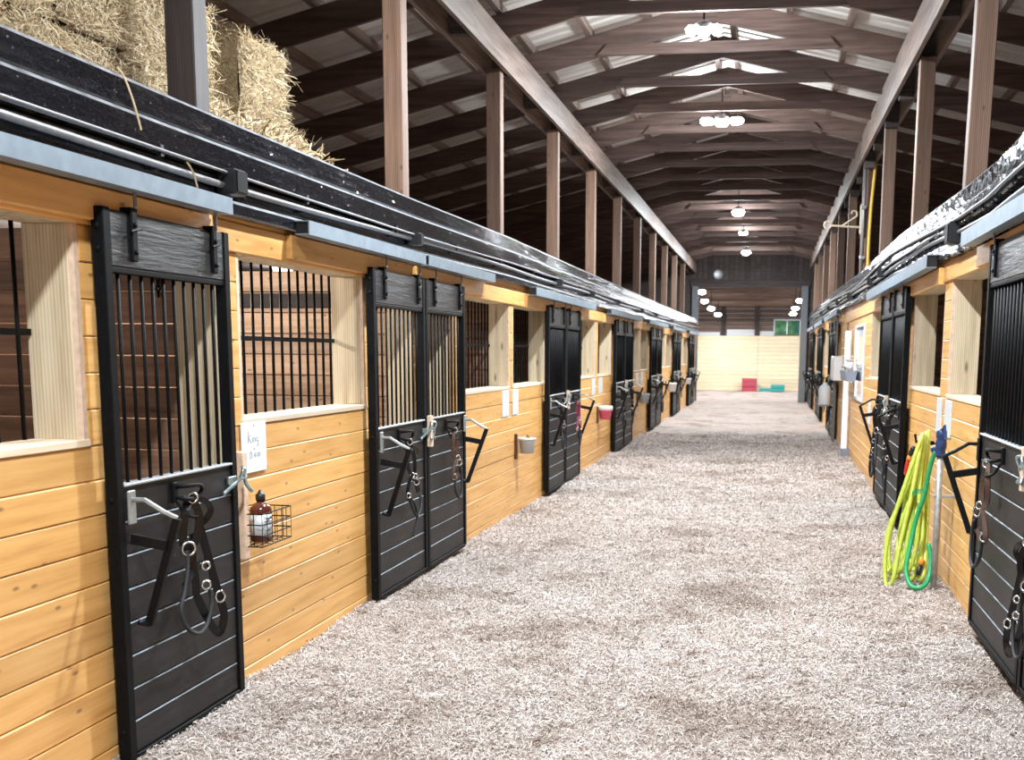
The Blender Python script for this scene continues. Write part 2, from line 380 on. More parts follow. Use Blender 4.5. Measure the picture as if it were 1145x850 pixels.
# ------------------------------------------------------------------ ceiling: rafters, ties, purlins, sheets, beams
ceiling = thing('ceiling', (RIDGE_X, 18, RAFT_Z), kind='structure')
XO_L, XO_R = -6.1, 4.8
RAFT_Y = [11.57+1.53*k for k in range(-9, 19)]
for y in RAFT_Y:
    for sgn, xo in ((-1, XO_L), (1, XO_R)):
        zo, zr = raft(xo), raft(RIDGE_X)
        MB().prism([(RIDGE_X, zr), (xo, zo), (xo, zo+.24), (RIDGE_X, zr+.24)], 1, y-.022, y+.022).build('rafter', M_timb, ceiling)
    # splice boards and the collar tie, nailed to the rafters' near faces
    zt = 4.71
    xa, xb = RIDGE_X-(RAFT_Z-zt)/SLOPE-.02, RIDGE_X+(RAFT_Z-zt)/SLOPE+.02
    MB().prism([(xa, zt), (xb, zt), (xb-.10, zt+.11), (xa+.10, zt+.11)], 1, y-.065, y-.022).build('collar_tie', M_timb, ceiling)
for sgn, xo in ((-1, XO_L), (1, XO_R)):
    k = 0
    while True:
        x = RIDGE_X+sgn*(.12+.62*k); k += 1
        if abs(x-RIDGE_X) > abs(xo-RIDGE_X): break
        z = raft(x)+.24
        MB().prism([(x-.03, z), (x+.03, z), (x+.03, z+.09), (x-.03, z+.09)], 1, YN, YE).build('purlin', M_timb_y, ceiling)
    # corrugated sheets, ribs running down the slope
    nsh = 46; wsh = (YE-YN)/nsh
    for i in range(nsh):
        y0 = YN+i*wsh; pr = []
        for r in range(4):
            a = y0+wsh*r/4; q = wsh/4; pr += [(a, 0), (a+q*.62, 0), (a+q*.72, .022), (a+q*.9, .022)]
        pr.append((y0+wsh, 0))
        V = []; xs = (RIDGE_X, xo)
        for x in xs: V += [(x, yy, raft(x)+.335+h) for yy, h in pr]
        n = len(pr); m = MB(); m.v = V; m.f = [(j, j+1, n+j+1, n+j) for j in range(n-1)]
        sky = sgn > 0 and abs(y0+wsh/2-13.9) < .4
        m.build('translucent_roof_sheet' if sky else 'roof_sheet', M_trans if sky else M_sheet, ceiling, label='translucent pale roof sheet letting daylight in' if sky else None)
# plate beams over the posts: an inner and an outer board each side
def beam(name, x0, x1, tab, h, mat):
    ys = [YN, 6, 10, 14, 18, 24, 30, YE]
    for a, b in zip(ys[:-1], ys[1:]):
        za, zb = prof_lookup(tab, a), prof_lookup(tab, b)
        v = [(x, y, z) for y, z0 in ((a, za), (b, zb)) for x, z in ((x0, z0), (x1, z0), (x1, z0+h), (x0, z0+h))]
        MB().add(v, [(0, 1, 2, 3)[::-1], (4, 5, 6, 7), (0, 1, 5, 4), (1, 2, 6, 5), (2, 3, 7, 6), (3, 0, 4, 7)]).build(name, mat, ceiling)
BL = [(-2, 4.18), (40, 4.19)]; BR = [(-2, 4.12), (8, 4.13), (11, 4.19), (16, 4.29), (40, 4.30)]
beam('plate_beam', -2.54, -2.50, BL, .30, M_timb_y); beam('plate_beam', -2.76, -2.72, BL, .28, M_timb_y)
beam('plate_beam', 1.17, 1.21, BR, .36, M_timb_y); beam('plate_beam', 1.37, 1.41, BR, .34, M_timb_y)
for y in RAFT_Y:
    for xx, s in ((-2.63, -1), (1.29, 1)):
        MB().box(xx-.07, xx+.07, y-.05, y+.05, 4.19, raft(xx)+.02).build('spacer_block', M_dark, ceiling)

# ------------------------------------------------------------------ posts
def post(x, y, zb, zt, lean, label):
    w = .068; m = MB()
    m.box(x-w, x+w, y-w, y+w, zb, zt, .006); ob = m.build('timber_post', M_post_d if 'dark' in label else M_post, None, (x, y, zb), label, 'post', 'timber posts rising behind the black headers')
    if lean: ob.rotation_euler = (0, lean, 0)
YPL = [2.15, 5.22, 8.27, 11.31, 14.36, 17.4, 20.4, 23.45, 26.5, 29.5, 32.5, 35.5]
for i, y in enumerate(YPL):
    if i == 0: continue
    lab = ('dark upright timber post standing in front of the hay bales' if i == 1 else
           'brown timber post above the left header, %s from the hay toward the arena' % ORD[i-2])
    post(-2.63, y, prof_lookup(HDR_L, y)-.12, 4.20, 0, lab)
YPR = [8.45, 11.45, 14.75, 18.0, 21.2, 24.4, 27.6, 30.8, 34.0, 37.2]
for i, y in enumerate(YPR):
    zt = prof_lookup(BR, y)+.02
    post(1.30, y, prof_lookup(HDR_R, y)-.12, zt, .012 if i == 0 else 0, ('broad light-brown timber post nearest the camera above the right header' if i == 0 else
         ('brown timber post on the right carrying a conduit and a yellow rope' if i == 3 else 'brown timber post above the right header, %s from the camera' % ORD[i])))

# ------------------------------------------------------------------ headers (black painted boards)
def header(name, side, tab):
    root = thing(name, (XL if side < 0 else XR, 18, 2.4), kind='structure')
    s = 1 if side < 0 else -1; xf = XL if side < 0 else XR
    ys = [YN, 2, 5, 6.2, 7, 8, 9.7, 11, 12.4, 14.5, 17.3, 21, 25, 32, YE]
    boards = [(-.12, 0, -.06, .05), (-.245, -.125, -.06, .075), (-.345, -.25, -.06, .03), (-.42, -.35, -.06, .065)]
    for a, b in zip(ys[:-1], ys[1:]):
        za, zb = prof_lookup(tab, a), prof_lookup(tab, b)
        for lo, hi, xi, xo in boards:
            c = .010; pr = [(xi, lo), (xo-c, lo), (xo, lo+c), (xo, hi-c*1.6), (xo-c*1.6, hi), (xi, hi)]
            n = len(pr); v = [(xf+s*p, a, za+q) for p, q in pr]+[(xf+s*p, b, zb+q) for p, q in pr]
            MB().add(v, [tuple(range(n)), tuple(range(n, 2*n))[::-1]]+[(i, (i+1) % n, n+(i+1) % n, n+i) for i in range(n)]).build('header_board', M_gloss if side < 0 else M_gloss_r, root, mat2=M_edge_shine_h, f2=(5, 6))
    return root
hdrL = header('trim_1', -1, HDR_L); hdrR = header('trim_2', 1, HDR_R)

# conduits along the headers
def conduit(side, offs, label, r=.011, xo=.085, y0=YN, y1=39, seg=None):
    s = 1 if side < 0 else -1; xf = XL if side < 0 else XR; tab = HDR_L if side < 0 else HDR_R
    pts = []
    y = y0
    while y <= y1+1e-6:
        o = offs(y) if callable(offs) else offs
        pts.append((xf+s*xo, y, prof_lookup(tab, y)+o)); y += .5 if y < 16 else 2
    t = thing('electrical_conduit', pts[0], label, 'conduit')
    MB().sweep(pts, r, None, 8).build('pipe', M_conduit, t, smooth=True)
    for p in pts[1:-1:3]:
        MB().box(p[0]-s*.012-.01, p[0]-s*.012+.01, p[1]-.012, p[1]+.012, p[2]-.022, p[2]+.022).build('clip', M_boxblk, t)
    return t
conduit(-1, lambda y: -.285+.012*math.sin(y*.9), 'grey steel conduit along the left black header', .015, .06, YN, 39)
conduit(-1, lambda y: -.243+.01*math.sin(y*.45+1), 'thin grey cable above the conduit on left header', .007, .085, YN, 20)
conduit(1, lambda y: -.285+.02*math.sin(y*.8), 'lower dark grey conduit along the right black header', .015, .06, 5, 39)
conduit(1, lambda y: -.19+.02*math.sin(y*.55+1), 'middle conduit along the right black header', .011, .09, YN, 36)
conduit(1, lambda y: -.245+.015*math.sin(y*.7+2), 'thin cable between two conduits on right header', .008, .09, 9, 34)
def jbox(side, y, off, label, sz=.09):
    s = 1 if side < 0 else -1; xf = XL if side < 0 else XR; z = prof_lookup(HDR_L if side < 0 else HDR_R, y)+off
    t = thing('junction_box', (xf+s*.03, y, z-sz/2), label, 'electrical box', 'black junction boxes on the headers')
    MB().box(xf+s*.03, xf+s*.125, y-sz*.55, y+sz*.55, z-sz/2, z+sz/2, .008).build('housing', M_boxblk, t)
    MB().box(xf+s*.125, xf+s*.131, y-sz*.48, y+sz*.48, z-sz*.42, z+sz*.42, .002).build('cover', M_frame, t)
for i, y in enumerate([5.12, 7.9, 13.4, 15.9, 18.6, 22.2, 24.9, 29.0]):
    jbox(-1, y, -.28, ('black junction box above the nearest black stall door on left' if i == 0 else 'black junction box on the left header, %s from the camera' % ORD[i]), .11 if i == 0 else .08)
for i, y in enumerate([8.25, 13.4, 14.8, 18.6, 21.8, 25.3, 29]):
    jbox(1, y, -.285, ('large black junction box on right header near the broad post' if i == 0 else 'black junction box on the right header, %s from the camera' % ORD[i]), .14 if i == 0 else .09)

# steel covers over the sliding door tracks
def track(side, y0, y1, zt, zb, label):
    s = 1 if side < 0 else -1; xf = XL if side < 0 else XR
    t = thing('door_track_cover', (xf+s*.06, (y0+y1)/2, zb), label, 'door track', 'galvanised track covers above the sliding doors')
    a, b, w = xf+s*.068, xf+s*.145, .006
    MB().prism([(a, zb), (b, zb), (b, zt), (a, zt), (a, zt-w), (b-s*w, zt-w), (b-s*w, zb+w), (a, zb+w)], 1, y0, y1).build('channel', M_galv, t)
    for y in (y0+.02, y1-.02): MB().box(a, b-s*w, y-.004, y+.004, zb+w, zt-w).build('end_cap', M_boxblk, t)
    # the wooden rail the track is fixed to
    MB().box(xf, xf+s*.05, y0, y1, zb-.12, zb, .004).build('backing_rail', M_pine, t)
    return t
LT = [(1.2, 4.98, 'blue-grey steel track above the nearest left stall door'), (5.85, 7.93, 'steel track before the seam of the first left door pair'), (8.01, 10.0, 'steel track past the seam of the first left door pair')]
for y0, y1, lab in LT: track(-1, y0, y1, 2.25, 2.18, lab)
LPAIR = [(7.0, 8.11, 9.2), (12.82, 13.95, 15.05), (18.55, 19.75, 20.95), (24.2, 25.4, 26.6), (29.9, 31.1, 32.3), (35.7, 36.9, 38.1)]
for i, p in enumerate(LPAIR[1:]): track(-1, p[0]-1.0, p[2]+.9, 2.24, 2.16, 'steel door track on left above the %s pair of black doors' % ORD[i+1])
RPAIR = [(4.1, 5.49, 6.86), (10.88, 12.0, 13.3), (22.2, 23.5, 24.9), (28.3, 29.7, 31.0), (34.2, 35.6, 36.9)]
track(1, 2.6, 7.5, 2.32, 2.235, 'steel track above the nearest right door pair')
track(1, 9.1, 14.6, 2.32, 2.225, 'steel track above the second right door pair')
for i, p in enumerate(RPAIR[2:]): track(1, p[0]-1, p[2]+1, 2.36, 2.27, 'steel track on right above the %s door pair' % ORD[i+2])

# ------------------------------------------------------------------ stall fronts
PH = .128
def plank_prof(xf, s, z0, z1, t=.022, c=.0045):
    return [(xf-s*t, z0), (xf-s*c, z0), (xf, z0+c), (xf, z1-c), (xf-s*c, z1), (xf-s*t, z1)]
def planks(parent, side, y0, y1, z0, z1, n=None, jit=True):
    s = 1 if side < 0 else -1; xf = XL if side < 0 else XR
    n = n or max(1, round((z1-z0)/PH)); h = (z1-z0)/n
    for i in range(n):
        j = random.choice((0, .002, -.002)) if jit else 0
        MB().prism(plank_prof(xf+j, s, z0+i*h+.0012, z0+(i+1)*h-.0012), 1, y0, y1).build('plank', M_pine, parent)
WN = [0]
def window(side, y0, y1, z0, z1, nb=13, bars=True):
    """open grille window of the stall front: treated jambs, sill, trimmed head, bars at the inner face"""
    s = 1 if side < 0 else -1; xf = XL if side < 0 else XR; WN[0] += 1; t = .035
    r = thing('window_%d' % WN[0], (xf-s*TH/2, (y0+y1)/2, z0), kind='structure')
    for ya, yb in ((y0-t, y0), (y1, y1+t)):
        MB().box(xf-s*.024, xf-s*TH, ya, yb, z0, z1, .002).build('jamb', M_treat, r)
        MB().box(xf-s*.0235, xf-s*.001, ya+.004, yb-.004, z0, z1).build('jamb_edge', M_endg, r)
    MB().box(xf+s*.006, xf-s*TH, y0-t, y1+t, z0-.028, z0, .003).build('sill', M_sill, r)
    MB().box(xf-s*.024, xf-s*TH, y0-t, y1+t, z1, z1+.03, .002).build('head', M_treat, r)
    if bars:
        xb = xf-s*(TH-.012)
        for i in range(nb):
            y = y0+(y1-y0)*(i+.5)/nb
            MB().sweep([(xb, y, z0), (xb, y, z1)], .008, None, 6).build('bar', M_frame, r, smooth=True)
        MB().box(xb-.004, xb+.004, y0, y1, (z0+z1)/2-.012, (z0+z1)/2+.012).build('cross_rail', M_frame, r)
    return r
def header_trim(parent, side, y0, y1, z0):
    s = 1 if side < 0 else -1; xf = XL if side < 0 else XR
    MB().box(xf-s*.02, xf+s*.018, y0, y1, z0, z0+.135, .005).build('head_trim', M_pine, parent)
    MB().box(xf-s*.02, xf+s*.010, y0, y1, z0+.137, z0+.27, .004).build('head_trim', M_pine, parent)
wall_left = thing('wall_left', (XL-.1, 18, 0), kind='structure')
wall_right = thing('wall_right', (XR+.1, 18, 0), kind='structure')
def backing(parent, side, y0, y1, z0, z1):
    s = 1 if side < 0 else -1; xf = XL if side < 0 else XR
    MB().box(xf-s*.023, xf-s*TH, y0, y1, z0, z1).build('stud_core', M_stall, parent)
def opening_jambs(parent, side, y0, y1, z1=2.12):
    s = 1 if side < 0 else -1; xf = XL if side < 0 else XR
    for a, b in ((y0, y0+.02), (y1-.02, y1)): MB().box(xf-s*.002, xf-s*TH, a, b, -.05, z1, .002).build('door_jamb', M_treat, parent)
def front(side, segs, wins, opens, zs, zt, parent):
    """segs: list of (y0,y1) solid stretches between door openings; wins: windows inside them"""
    for y0, y1 in segs:
        ws = [q for q in wins if q[0] >= y0 and q[1] <= y1]
        planks(parent, side, y0, y1, -.06, zs-.028, 10 if zs < 1.3 else 11); backing(parent, side, y0, y1, -.06, zs-.03)
        c = y0
        for a, b in ws+[(y1+.035, None)]:
            e = a-.035
            if e-c > .02: planks(parent, side, c, e, zs-.028, zt, 6); backing(parent, side, c, e, zs-.03, zt)
            if b is not None: c = b+.035
    for a, b in opens: opening_jambs(parent, side, a, b)
    yy = [YN]+sorted([(a+b)/2 for a, b in opens])+[YE-.2]
    for a, b in zip(yy[:-1], yy[1:]): header_trim(parent, side, a, b-.003, zt)
ZS_L, ZT_L = 1.272, 2.045
W_L = [(1.9, 3.98), (5.33, 7.04)]
O_L = [(4.2, 5.10), (7.25, 8.08), (8.28, 9.05)]
for (a, m_, b), (c, d, e) in zip(LPAIR[1:], LPAIR[2:]+[(41.5, 0, 0)]):
    O_L += [(a+.35, m_-.1), (m_+.1, b-.2)]
mids = [(9.42, 11.17), (11.38, 13.05)]
W_L += mids
for (a, m_, b), nx in zip(LPAIR[1:-1], LPAIR[2:]):
    g0, g1 = b+.18, nx[0]+.05; mm = (g0+g1)/2+.08; W_L += [(g0, mm-.14), (mm+.14, g1)]
def solid(opens, y0, y1):
    out = []; c = y0
    for a, b in opens+[(y1, None)]:
        if a-c > .02: out.append((c, a))
        c = b
    return out
front(-1, solid(O_L, YN, YE-.2), W_L, O_L, ZS_L, ZT_L, wall_left)
for i, (a, b) in enumerate(W_L): window(-1, a, b, ZS_L, ZT_L, 14 if i < 4 else 10)
ZS_R, ZT_R = 1.325, 2.115
O_R = [(4.25, 5.35), (5.62, 6.7), (11.15, 11.9), (12.1, 13.1), (19.55, 20.5)]
for a, m_, b in RPAIR[2:]: O_R += [(a+.2, m_-.1), (m_+.1, b-.2)]
W_R = [(7.2, 8.73), (9.1, 10.98), (13.85, 15.4)]
for (a, m_, b), nx in zip(RPAIR[2:-1], RPAIR[3:]): W_R += [(b+.25, (b+nx[0])/2-.12), ((b+nx[0])/2+.12, nx[0]-.15)]
front(1, solid(O_R, YN, YE-.2), W_R, O_R, ZS_R, ZT_R, wall_right)
for i, (a, b) in enumerate(W_R): window(1, a, b, ZS_R, ZT_R, 12, bars=(i > 2))

# stall insides: partitions, backs, loft floors, outer walls
def boards_x(parent, y, x0, x1, z0, z1, mat, h=.145, t=.018, name='board'):
    n = max(1, int((z1-z0)/h)); h = (z1-z0)/n
    for i in range(n): MB().box(x0, x1, y-t, y+t, z0+i*h+.003, z0+(i+1)*h-.003, .004).build(name, mat, parent)
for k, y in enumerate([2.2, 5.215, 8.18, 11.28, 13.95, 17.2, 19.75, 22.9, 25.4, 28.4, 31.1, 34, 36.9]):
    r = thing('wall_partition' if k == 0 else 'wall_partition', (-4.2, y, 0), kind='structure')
    if k < 6: boards_x(r, y, -5.75, XL-TH-.002, -.05, 2.16, M_stall_lit if k == 2 else M_stall)
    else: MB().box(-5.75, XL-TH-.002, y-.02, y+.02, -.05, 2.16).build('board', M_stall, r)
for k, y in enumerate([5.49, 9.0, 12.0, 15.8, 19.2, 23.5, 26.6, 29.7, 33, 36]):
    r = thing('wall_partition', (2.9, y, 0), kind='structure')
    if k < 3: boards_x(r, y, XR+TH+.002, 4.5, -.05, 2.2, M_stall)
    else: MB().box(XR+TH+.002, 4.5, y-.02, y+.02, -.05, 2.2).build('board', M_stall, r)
def slab(name, x0, x1, y0, y1, z0, z1, mat, kind='structure'): return MB().box(x0, x1, y0, y1, z0, z1).build(name, mat, None, kind=kind)
MB().box(-5.7, -2.68, 8.135, 8.16, 1.90, 2.0, .004).build('dark_rail', M_dark, bpy.data.objects['wall_partition.002'])
def stall_fill_lamp(x, y, wt, lab):  # fill lamps added out of sight to brighten the stall interiors
    t = thing('stall_fill_lamp', (x, y, 2.26), lab, 'lamp')
    MB().lathe((x, y, 2.24), [(.05, 0), (.08, .02), (.09, .06)], (0, 0, 1), 12).build('lens', M_lamp_fill, t)
    ld = bpy.data.lights.new('stall_fill_light', 'POINT'); ld.energy = wt; ld.color = (1, .93, .85); ld.shadow_soft_size = .06
    lo = bpy.data.objects.new('stall_fill_light', ld); C.objects.link(lo); lo.parent = t; lo.location = (0, 0, -.10)
stall_fill_lamp(-4.1, 3.6, 14, 'unseen lamp added to light the nearest left stall')
stall_fill_lamp(-3.9, 6.5, 75, 'unseen lamp added to light the second left stall')
stall_fill_lamp(-4.1, 9.7, 14, 'unseen lamp added to light the third left stall')
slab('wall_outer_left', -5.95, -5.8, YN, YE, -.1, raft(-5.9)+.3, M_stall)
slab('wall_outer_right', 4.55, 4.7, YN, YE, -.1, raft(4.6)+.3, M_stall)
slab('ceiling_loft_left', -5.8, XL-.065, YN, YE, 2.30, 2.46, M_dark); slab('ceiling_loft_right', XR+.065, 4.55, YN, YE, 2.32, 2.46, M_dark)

# ------------------------------------------------------------------ doors
def ribbon(parent, name, pts, w, t, nrm, mat, k=5, closed=False):
    return MB().sweep(smooth_path(pts, k, closed), w, t, 6, nrm, closed).build(name, mat, parent)
def cord(parent, name, pts, r, mat, k=5, n=6):
    return MB().sweep(smooth_path(pts, k), r, None, n).build(name, mat, parent, smooth=True)
def stall_door(side, y0, y1, zb, zt, label, group, rack='near', xoff=0., bars=10, bar_r=.0072):
    s = 1 if side < 0 else -1; xw = XL if side < 0 else XR
    xf = xw+s*(.085+xoff)                       # outer face
    xi = xf-s*.05
    t = thing('sliding_stall_door', (xi, (y0+y1)/2, zb), label, 'door', group)  # one sliding stall door hung from the track, not a gate
    st = .05; zl = zb+1.07; ztb = zt-.21
    for a, b in ((y0, y0+st), (y1-st, y1)):
        e = MB(); # angle-iron stile: side web plus face flange
        o = a if a == y0 else b
        e.box(xi, xf, a, b, zb, zt, .004)
        q = e.build('side_stile', M_frame, t)
        for z in (zt-.07, zt-.15, zl-.05, zb+.12):
            yy = y0 if a == y0 else y1; d = -1 if a == y0 else 1
            MB().lathe(((xi+xf)/2, yy, z), [(.011, 0), (.011, .004), (.006, .008)], (0, d, 0), 8).build('bolt', M_frame, q)
    MB().box(xi, xf-s*.004, y0+st, y1-st, ztb, zt-.005, .006).build('top_board', M_topb, t)
    MB().box(xi+s*.0, xf-s*.006, y0+st, y1-st, ztb-.022, ztb-.001, .003).build('top_rail', M_frame, t)
    for i in range(bars):
        y = y0+st+(y1-y0-2*st)*(i+.9)/(bars+.8)
        MB().sweep([(xi+s*.022, y, zl-.005), (xi+s*.022, y, ztb-.02)], bar_r, None, 8).build('bar', M_frame, t, smooth=True)
    MB().box(xi-s*.002, xf+s*.002, y0+st, y1-st, zl-.004, zl+.006, .002).build('ledge', M_grey, t, label='worn grey steel ledge')
    n = 8; h = (zl-.004-zb-.02)/n
    for i in range(n):
        z0, z1 = zb+.02+i*h, zb+.02+(i+1)*h; c = .006; p = xf-s*(.010+random.choice((0, .001)))
        MB().prism([(xi, z0+.001), (p-s*c, z0+.001), (p, z0+c), (p, z1-c-.001), (p-s*c*1.2, z1-.001), (xi, z1-.001)], 1, y0+st, y1-st).build('plank', M_door, t, mat2=M_edge_shine, f2=(5,))
    MB().box(xi, xf, y0+st, y1-st, zb-.008, zb+.02, .003).build('bottom_rail', M_frame, t)
    # hangers to the track
    xt = xw+s*.10
    for u in (.2, .85):
        y = y0+(y1-y0)*u
        hg = MB().box(xf-s*.004, xf+s*.010, y-.022, y+.022, zt-.185, zt+.012, .006).build('hanger', M_frame, t)
        MB().box(xi, xf+s*.010, y-.024, y+.024, zt-.004, zt+.014, .003).build('saddle', M_frame, hg)
        MB().sweep([(xt, y, zt+.012), (xt, y, 2.2 if side < 0 else 2.26)], .007, None, 6).build('hanger_rod', M_conduit, hg)
        for z in (zt-.05, zt-.15): MB().lathe((xf+s*.010, y, z), [(.010, 0), (.010, .006), (.005, .009)], (s, 0, 0), 8).build('bolt', M_frame, hg)
        MB().sweep([(xf+s*.014, y-.035, zt-.075), (xf+s*.014, y+.04, zt-.06)], .005, None, 5).build('cotter', M_frame, hg)
    if rack:
        near = rack == 'near'; yr = y0+.085 if near else y1-.06; zr = zl-.05
        rk = MB().box(xf, xf+s*.012, yr-.026, yr+.026, zr-.10, zr+.03, .004).build('rack_plate', M_pipe if side < 0 else M_strut, t)
        tip = (xf+s*.18, yr+.02, zr-.075)
        MB().sweep([(xf+s*.01, yr, zr-.005), (xf+s*.06, yr, zr-.005), (xf+s*.13, yr+.01, zr-.05), tip], .010, None, 6).build('rack_arm', M_pipe if side < 0 else M_strut, rk)
        foot = (xf+s*.03, yr+(.045 if near else -.02), zr-.50)
        MB().sweep([tip, foot], .030, .022, 6, (0, 1, .0)).build('rack_strut', M_strut, rk)
        MB().sweep([(xf, yr, zr-.155), (xf+s*.135, yr+.015, zr-.18)], .038, .024, 6, (0, 1, 0)).build('rack_prong', M_strut, rk)
        MB().sweep([foot, (xf, foot[1]-.03, foot[2]+.015)], .012, None, 5).build('rack_brace', M_strut, rk)
        hy = y0+(y1-y0)*(.46 if near else .5)
    else: hy = y0+(y1-y0)*.46
    # double hook and D bracket
    zk = zl-.065
    hk = MB().box(xf-s*.01, xf+s*.008, hy-.055, hy-.02, zk-.045, zk+.04, .003).build('hook_plate', M_strut, t)
    MB().sweep(smooth_path([(xf, hy-.035, zk+.02), (xf+s*.05, hy-.03, zk+.025), (xf+s*.06, hy+.06, zk+.02), (xf+s*.05, hy+.10, zk-.005), (xf+s*.045, hy+.06, zk-.03), (xf+s*.05, hy-.03, zk-.03), (xf, hy-.035, zk-.02)], 4), .009, None, 6).build('hook_loop', M_strut, hk, smooth=True)
    MB().sweep(smooth_path([(xf, hy-.03, zk-.03), (xf+s*.03, hy-.02, zk-.09), (xf+s*.06, hy+.02, zk-.11), (xf+s*.055, hy+.05, zk-.095)], 4), .007, None, 6).build('hook', M_strut, hk, smooth=True)
    # spring latch at the free edge
    ye = y1-.03 if rack != 'far' else y0+.03; d = 1 if rack != 'far' else -1; zq = zl-.075
    lt = MB().box(xf-s*.008, xf+s*.006, ye-.07, ye+.01, zq-.015, zq+.02, .003).build('latch_plate', M_zinc, t)
    MB().sweep(smooth_path([(xf, ye-d*.12, zq-.05), (xf+s*.03, ye-d*.03, zq), (xf+s*.035, ye+d*.03, zq+.01), (xf+s*.03, ye+d*.05, zq-.02), (xf+s*.045, ye+d*.08, zq-.06)], 4), .009, None, 6).build('latch_arm', M_zinc, lt, smooth=True)
    MB().ring((xf+s*.035, ye+d*.03, zq+.035), .02, .006, (s, .3, 0), 10).build('latch_ring', M_zinc, lt)
    MB().sweep(smooth_path([(xf+s*.03, ye-d*.02, zq), (xf+s*.05, ye-d*.015, zq+.05), (xf+s*.03, ye+d*.02, zq+.06)], 4), .008, None, 6).build('latch_finger', M_zinc, lt, smooth=True)
    return t, xf, hy, zk-.10, s

# halter control points: u along the wall, v height, n outward (metres from the hook)
HALTERS = [
 dict(ribbons=[([(0, 0, .02), (-.05, -.07, .03), (-.065, -.17, .025), (-.05, -.235, .03), (-.01, -.20, .045), (.01, -.09, .05), (.0, 0, .03)], .026),
               ([(0, 0, .03), (.06, -.025, .05), (.10, -.08, .05), (.075, -.13, .035), (.04, -.13, .03)], .02),
               ([(.0, -.18, .03), (-.015, -.30, .03), (-.01, -.40, .035), (.0, -.48, .03)], .024),
               ([(.04, -.14, .035), (.075, -.28, .04), (.11, -.42, .045), (.135, -.52, .05), (.165, -.63, .05), (.13, -.71, .045), (.08, -.65, .04), (.04, -.57, .035), (.0, -.48, .03)], .026),
               ([(-.10, -.41, .04), (-.04, -.365, .035), (.04, -.34, .03)], .022)],
      cords=[[(-.06, -.245, .035), (-.075, -.33, .04), (-.115, -.43, .045), (-.16, -.51, .05), (-.13, -.60, .055), (-.05, -.655, .055), (.03, -.63, .05), (.08, -.54, .045), (.08, -.47, .04)]],
      rings=[((0, 0, .035), .024), ((-.06, -.235, .04), .032), ((.05, -.345, .045), .02), ((.045, -.44, .045), .022)], buckle=(.13, -.52, .055)),
 dict(ribbons=[([(0, 0, .02), (-.03, -.08, .03), (-.02, -.19, .03), (.02, -.26, .035)], .018), ([(0, 0, .03), (.05, -.10, .04), (.07, -.20, .04), (.05, -.27, .04)], .018),
               ([(.02, -.26, .035), (-.04, -.34, .035), (-.05, -.42, .035), (.0, -.45, .04)], .016), ([(.03, -.26, .035), (.09, -.33, .04), (.13, -.40, .04)], .022), ([(0, -.04, .03), (.06, -.06, .04), (.12, -.10, .05)], .02)],
      cords=[[(-.04, -.40, .04), (.0, -.50, .045), (.07, -.57, .05), (.14, -.52, .05), (.15, -.42, .045)], [(-.04, -.42, .045), (.03, -.48, .05), (.07, -.58, .05), (.05, -.66, .045), (.03, -.72, .04)]],
      rings=[((0, -.01, .035), .022), ((.02, -.26, .04), .02), ((.06, -.27, .045), .018), ((-.05, -.40, .04), .018)], buckle=(.08, -.31, .045)),
 dict(ribbons=[([(0, 0, .02), (.04, -.12, .035), (.03, -.24, .035)], .022), ([(-.02, 0, .03), (-.06, -.09, .04), (-.05, -.2, .035), (.02, -.25, .035)], .02),
               ([(.03, -.24, .035), (-.06, -.32, .04), (-.08, -.40, .04), (-.02, -.42, .04), (.06, -.38, .04)], .02), ([(.03, -.24, .04), (.10, -.30, .04), (.12, -.39, .04)], .018)],
      cords=[[(-.06, -.38, .05), (-.05, -.50, .05), (.02, -.58, .055), (.10, -.55, .05), (.12, -.42, .045), (.10, -.34, .045)]],
      rings=[((0, -.005, .035), .022), ((.03, -.24, .045), .02), ((-.07, -.39, .045), .022)], buckle=(.06, -.28, .045)),
]
def halter(xf, y, z, s, var, label, mat=None, flip=1, sc=1., cheek=None, hw=1.35):
    H = HALTERS[var]; mat = mat or M_strap; tilt = random.uniform(-.02, .02)
    P = lambda p: (xf+s*(p[2]*1.25+.004), y+flip*p[0]*sc*hw+tilt*p[1], z+p[1]*sc)
    t = thing('horse_halter', (xf, y, z), label, 'halter', 'halters hanging on the stall doors')
    for i, (pts, w) in enumerate(H['ribbons']): ribbon(t, 'strap', [P(p) for p in pts], w*sc*1.5, .007, (s, -1.1, 0), cheek if cheek and i % 2 else mat, 5)
    for pts in H['cords']: cord(t, 'throat_cord', [P(p) for p in pts], (.0105)*sc, M_rope)
    for c, r in H['rings']: MB().ring(P(c), r*sc, .0055, (s, -.8, 0), 14).build('ring', M_chrome, t, smooth=True)
    bk = P(H['buckle']); MB().ring(bk, .030*sc, .0055, (s, -.8, 0), 8, .85).build('buckle', M_chrome, t, smooth=True)
    return t
def seam_block(side, y, z0, z1, label):
    s = 1 if side < 0 else -1; xw = XL if side < 0 else XR
    t = thing('seam_stop', (xw+s*.1, y, z0), label, 'wooden stop', 'wooden stops between door pairs')
    MB().box(xw+s*.09, xw+s*.125, y-.025, y+.025, z0, z1, .004).build('wood_block', M_endg, t)
    MB().lathe((xw+s*.125, y, (z0+z1)/2), [(.008, 0), (.006, .005)], (s, 0, 0), 8).build('screw', M_chrome, t)
G_L, G_R = 'black sliding stall doors on the left', 'black sliding stall doors on the right'
t, xf, hy, zk, s = stall_door(-1, 4.04, 5.055, .02, 2.11, 'nearest black barred sliding door on the left, hung singly', G_L, 'near')
halter(xf, hy+.02, zk+.07, s, 0, 'black leather halter with silver buckle on the nearest left door', sc=.86)
LP = ['first', 'second', 'third', 'fourth', 'fifth', 'sixth']
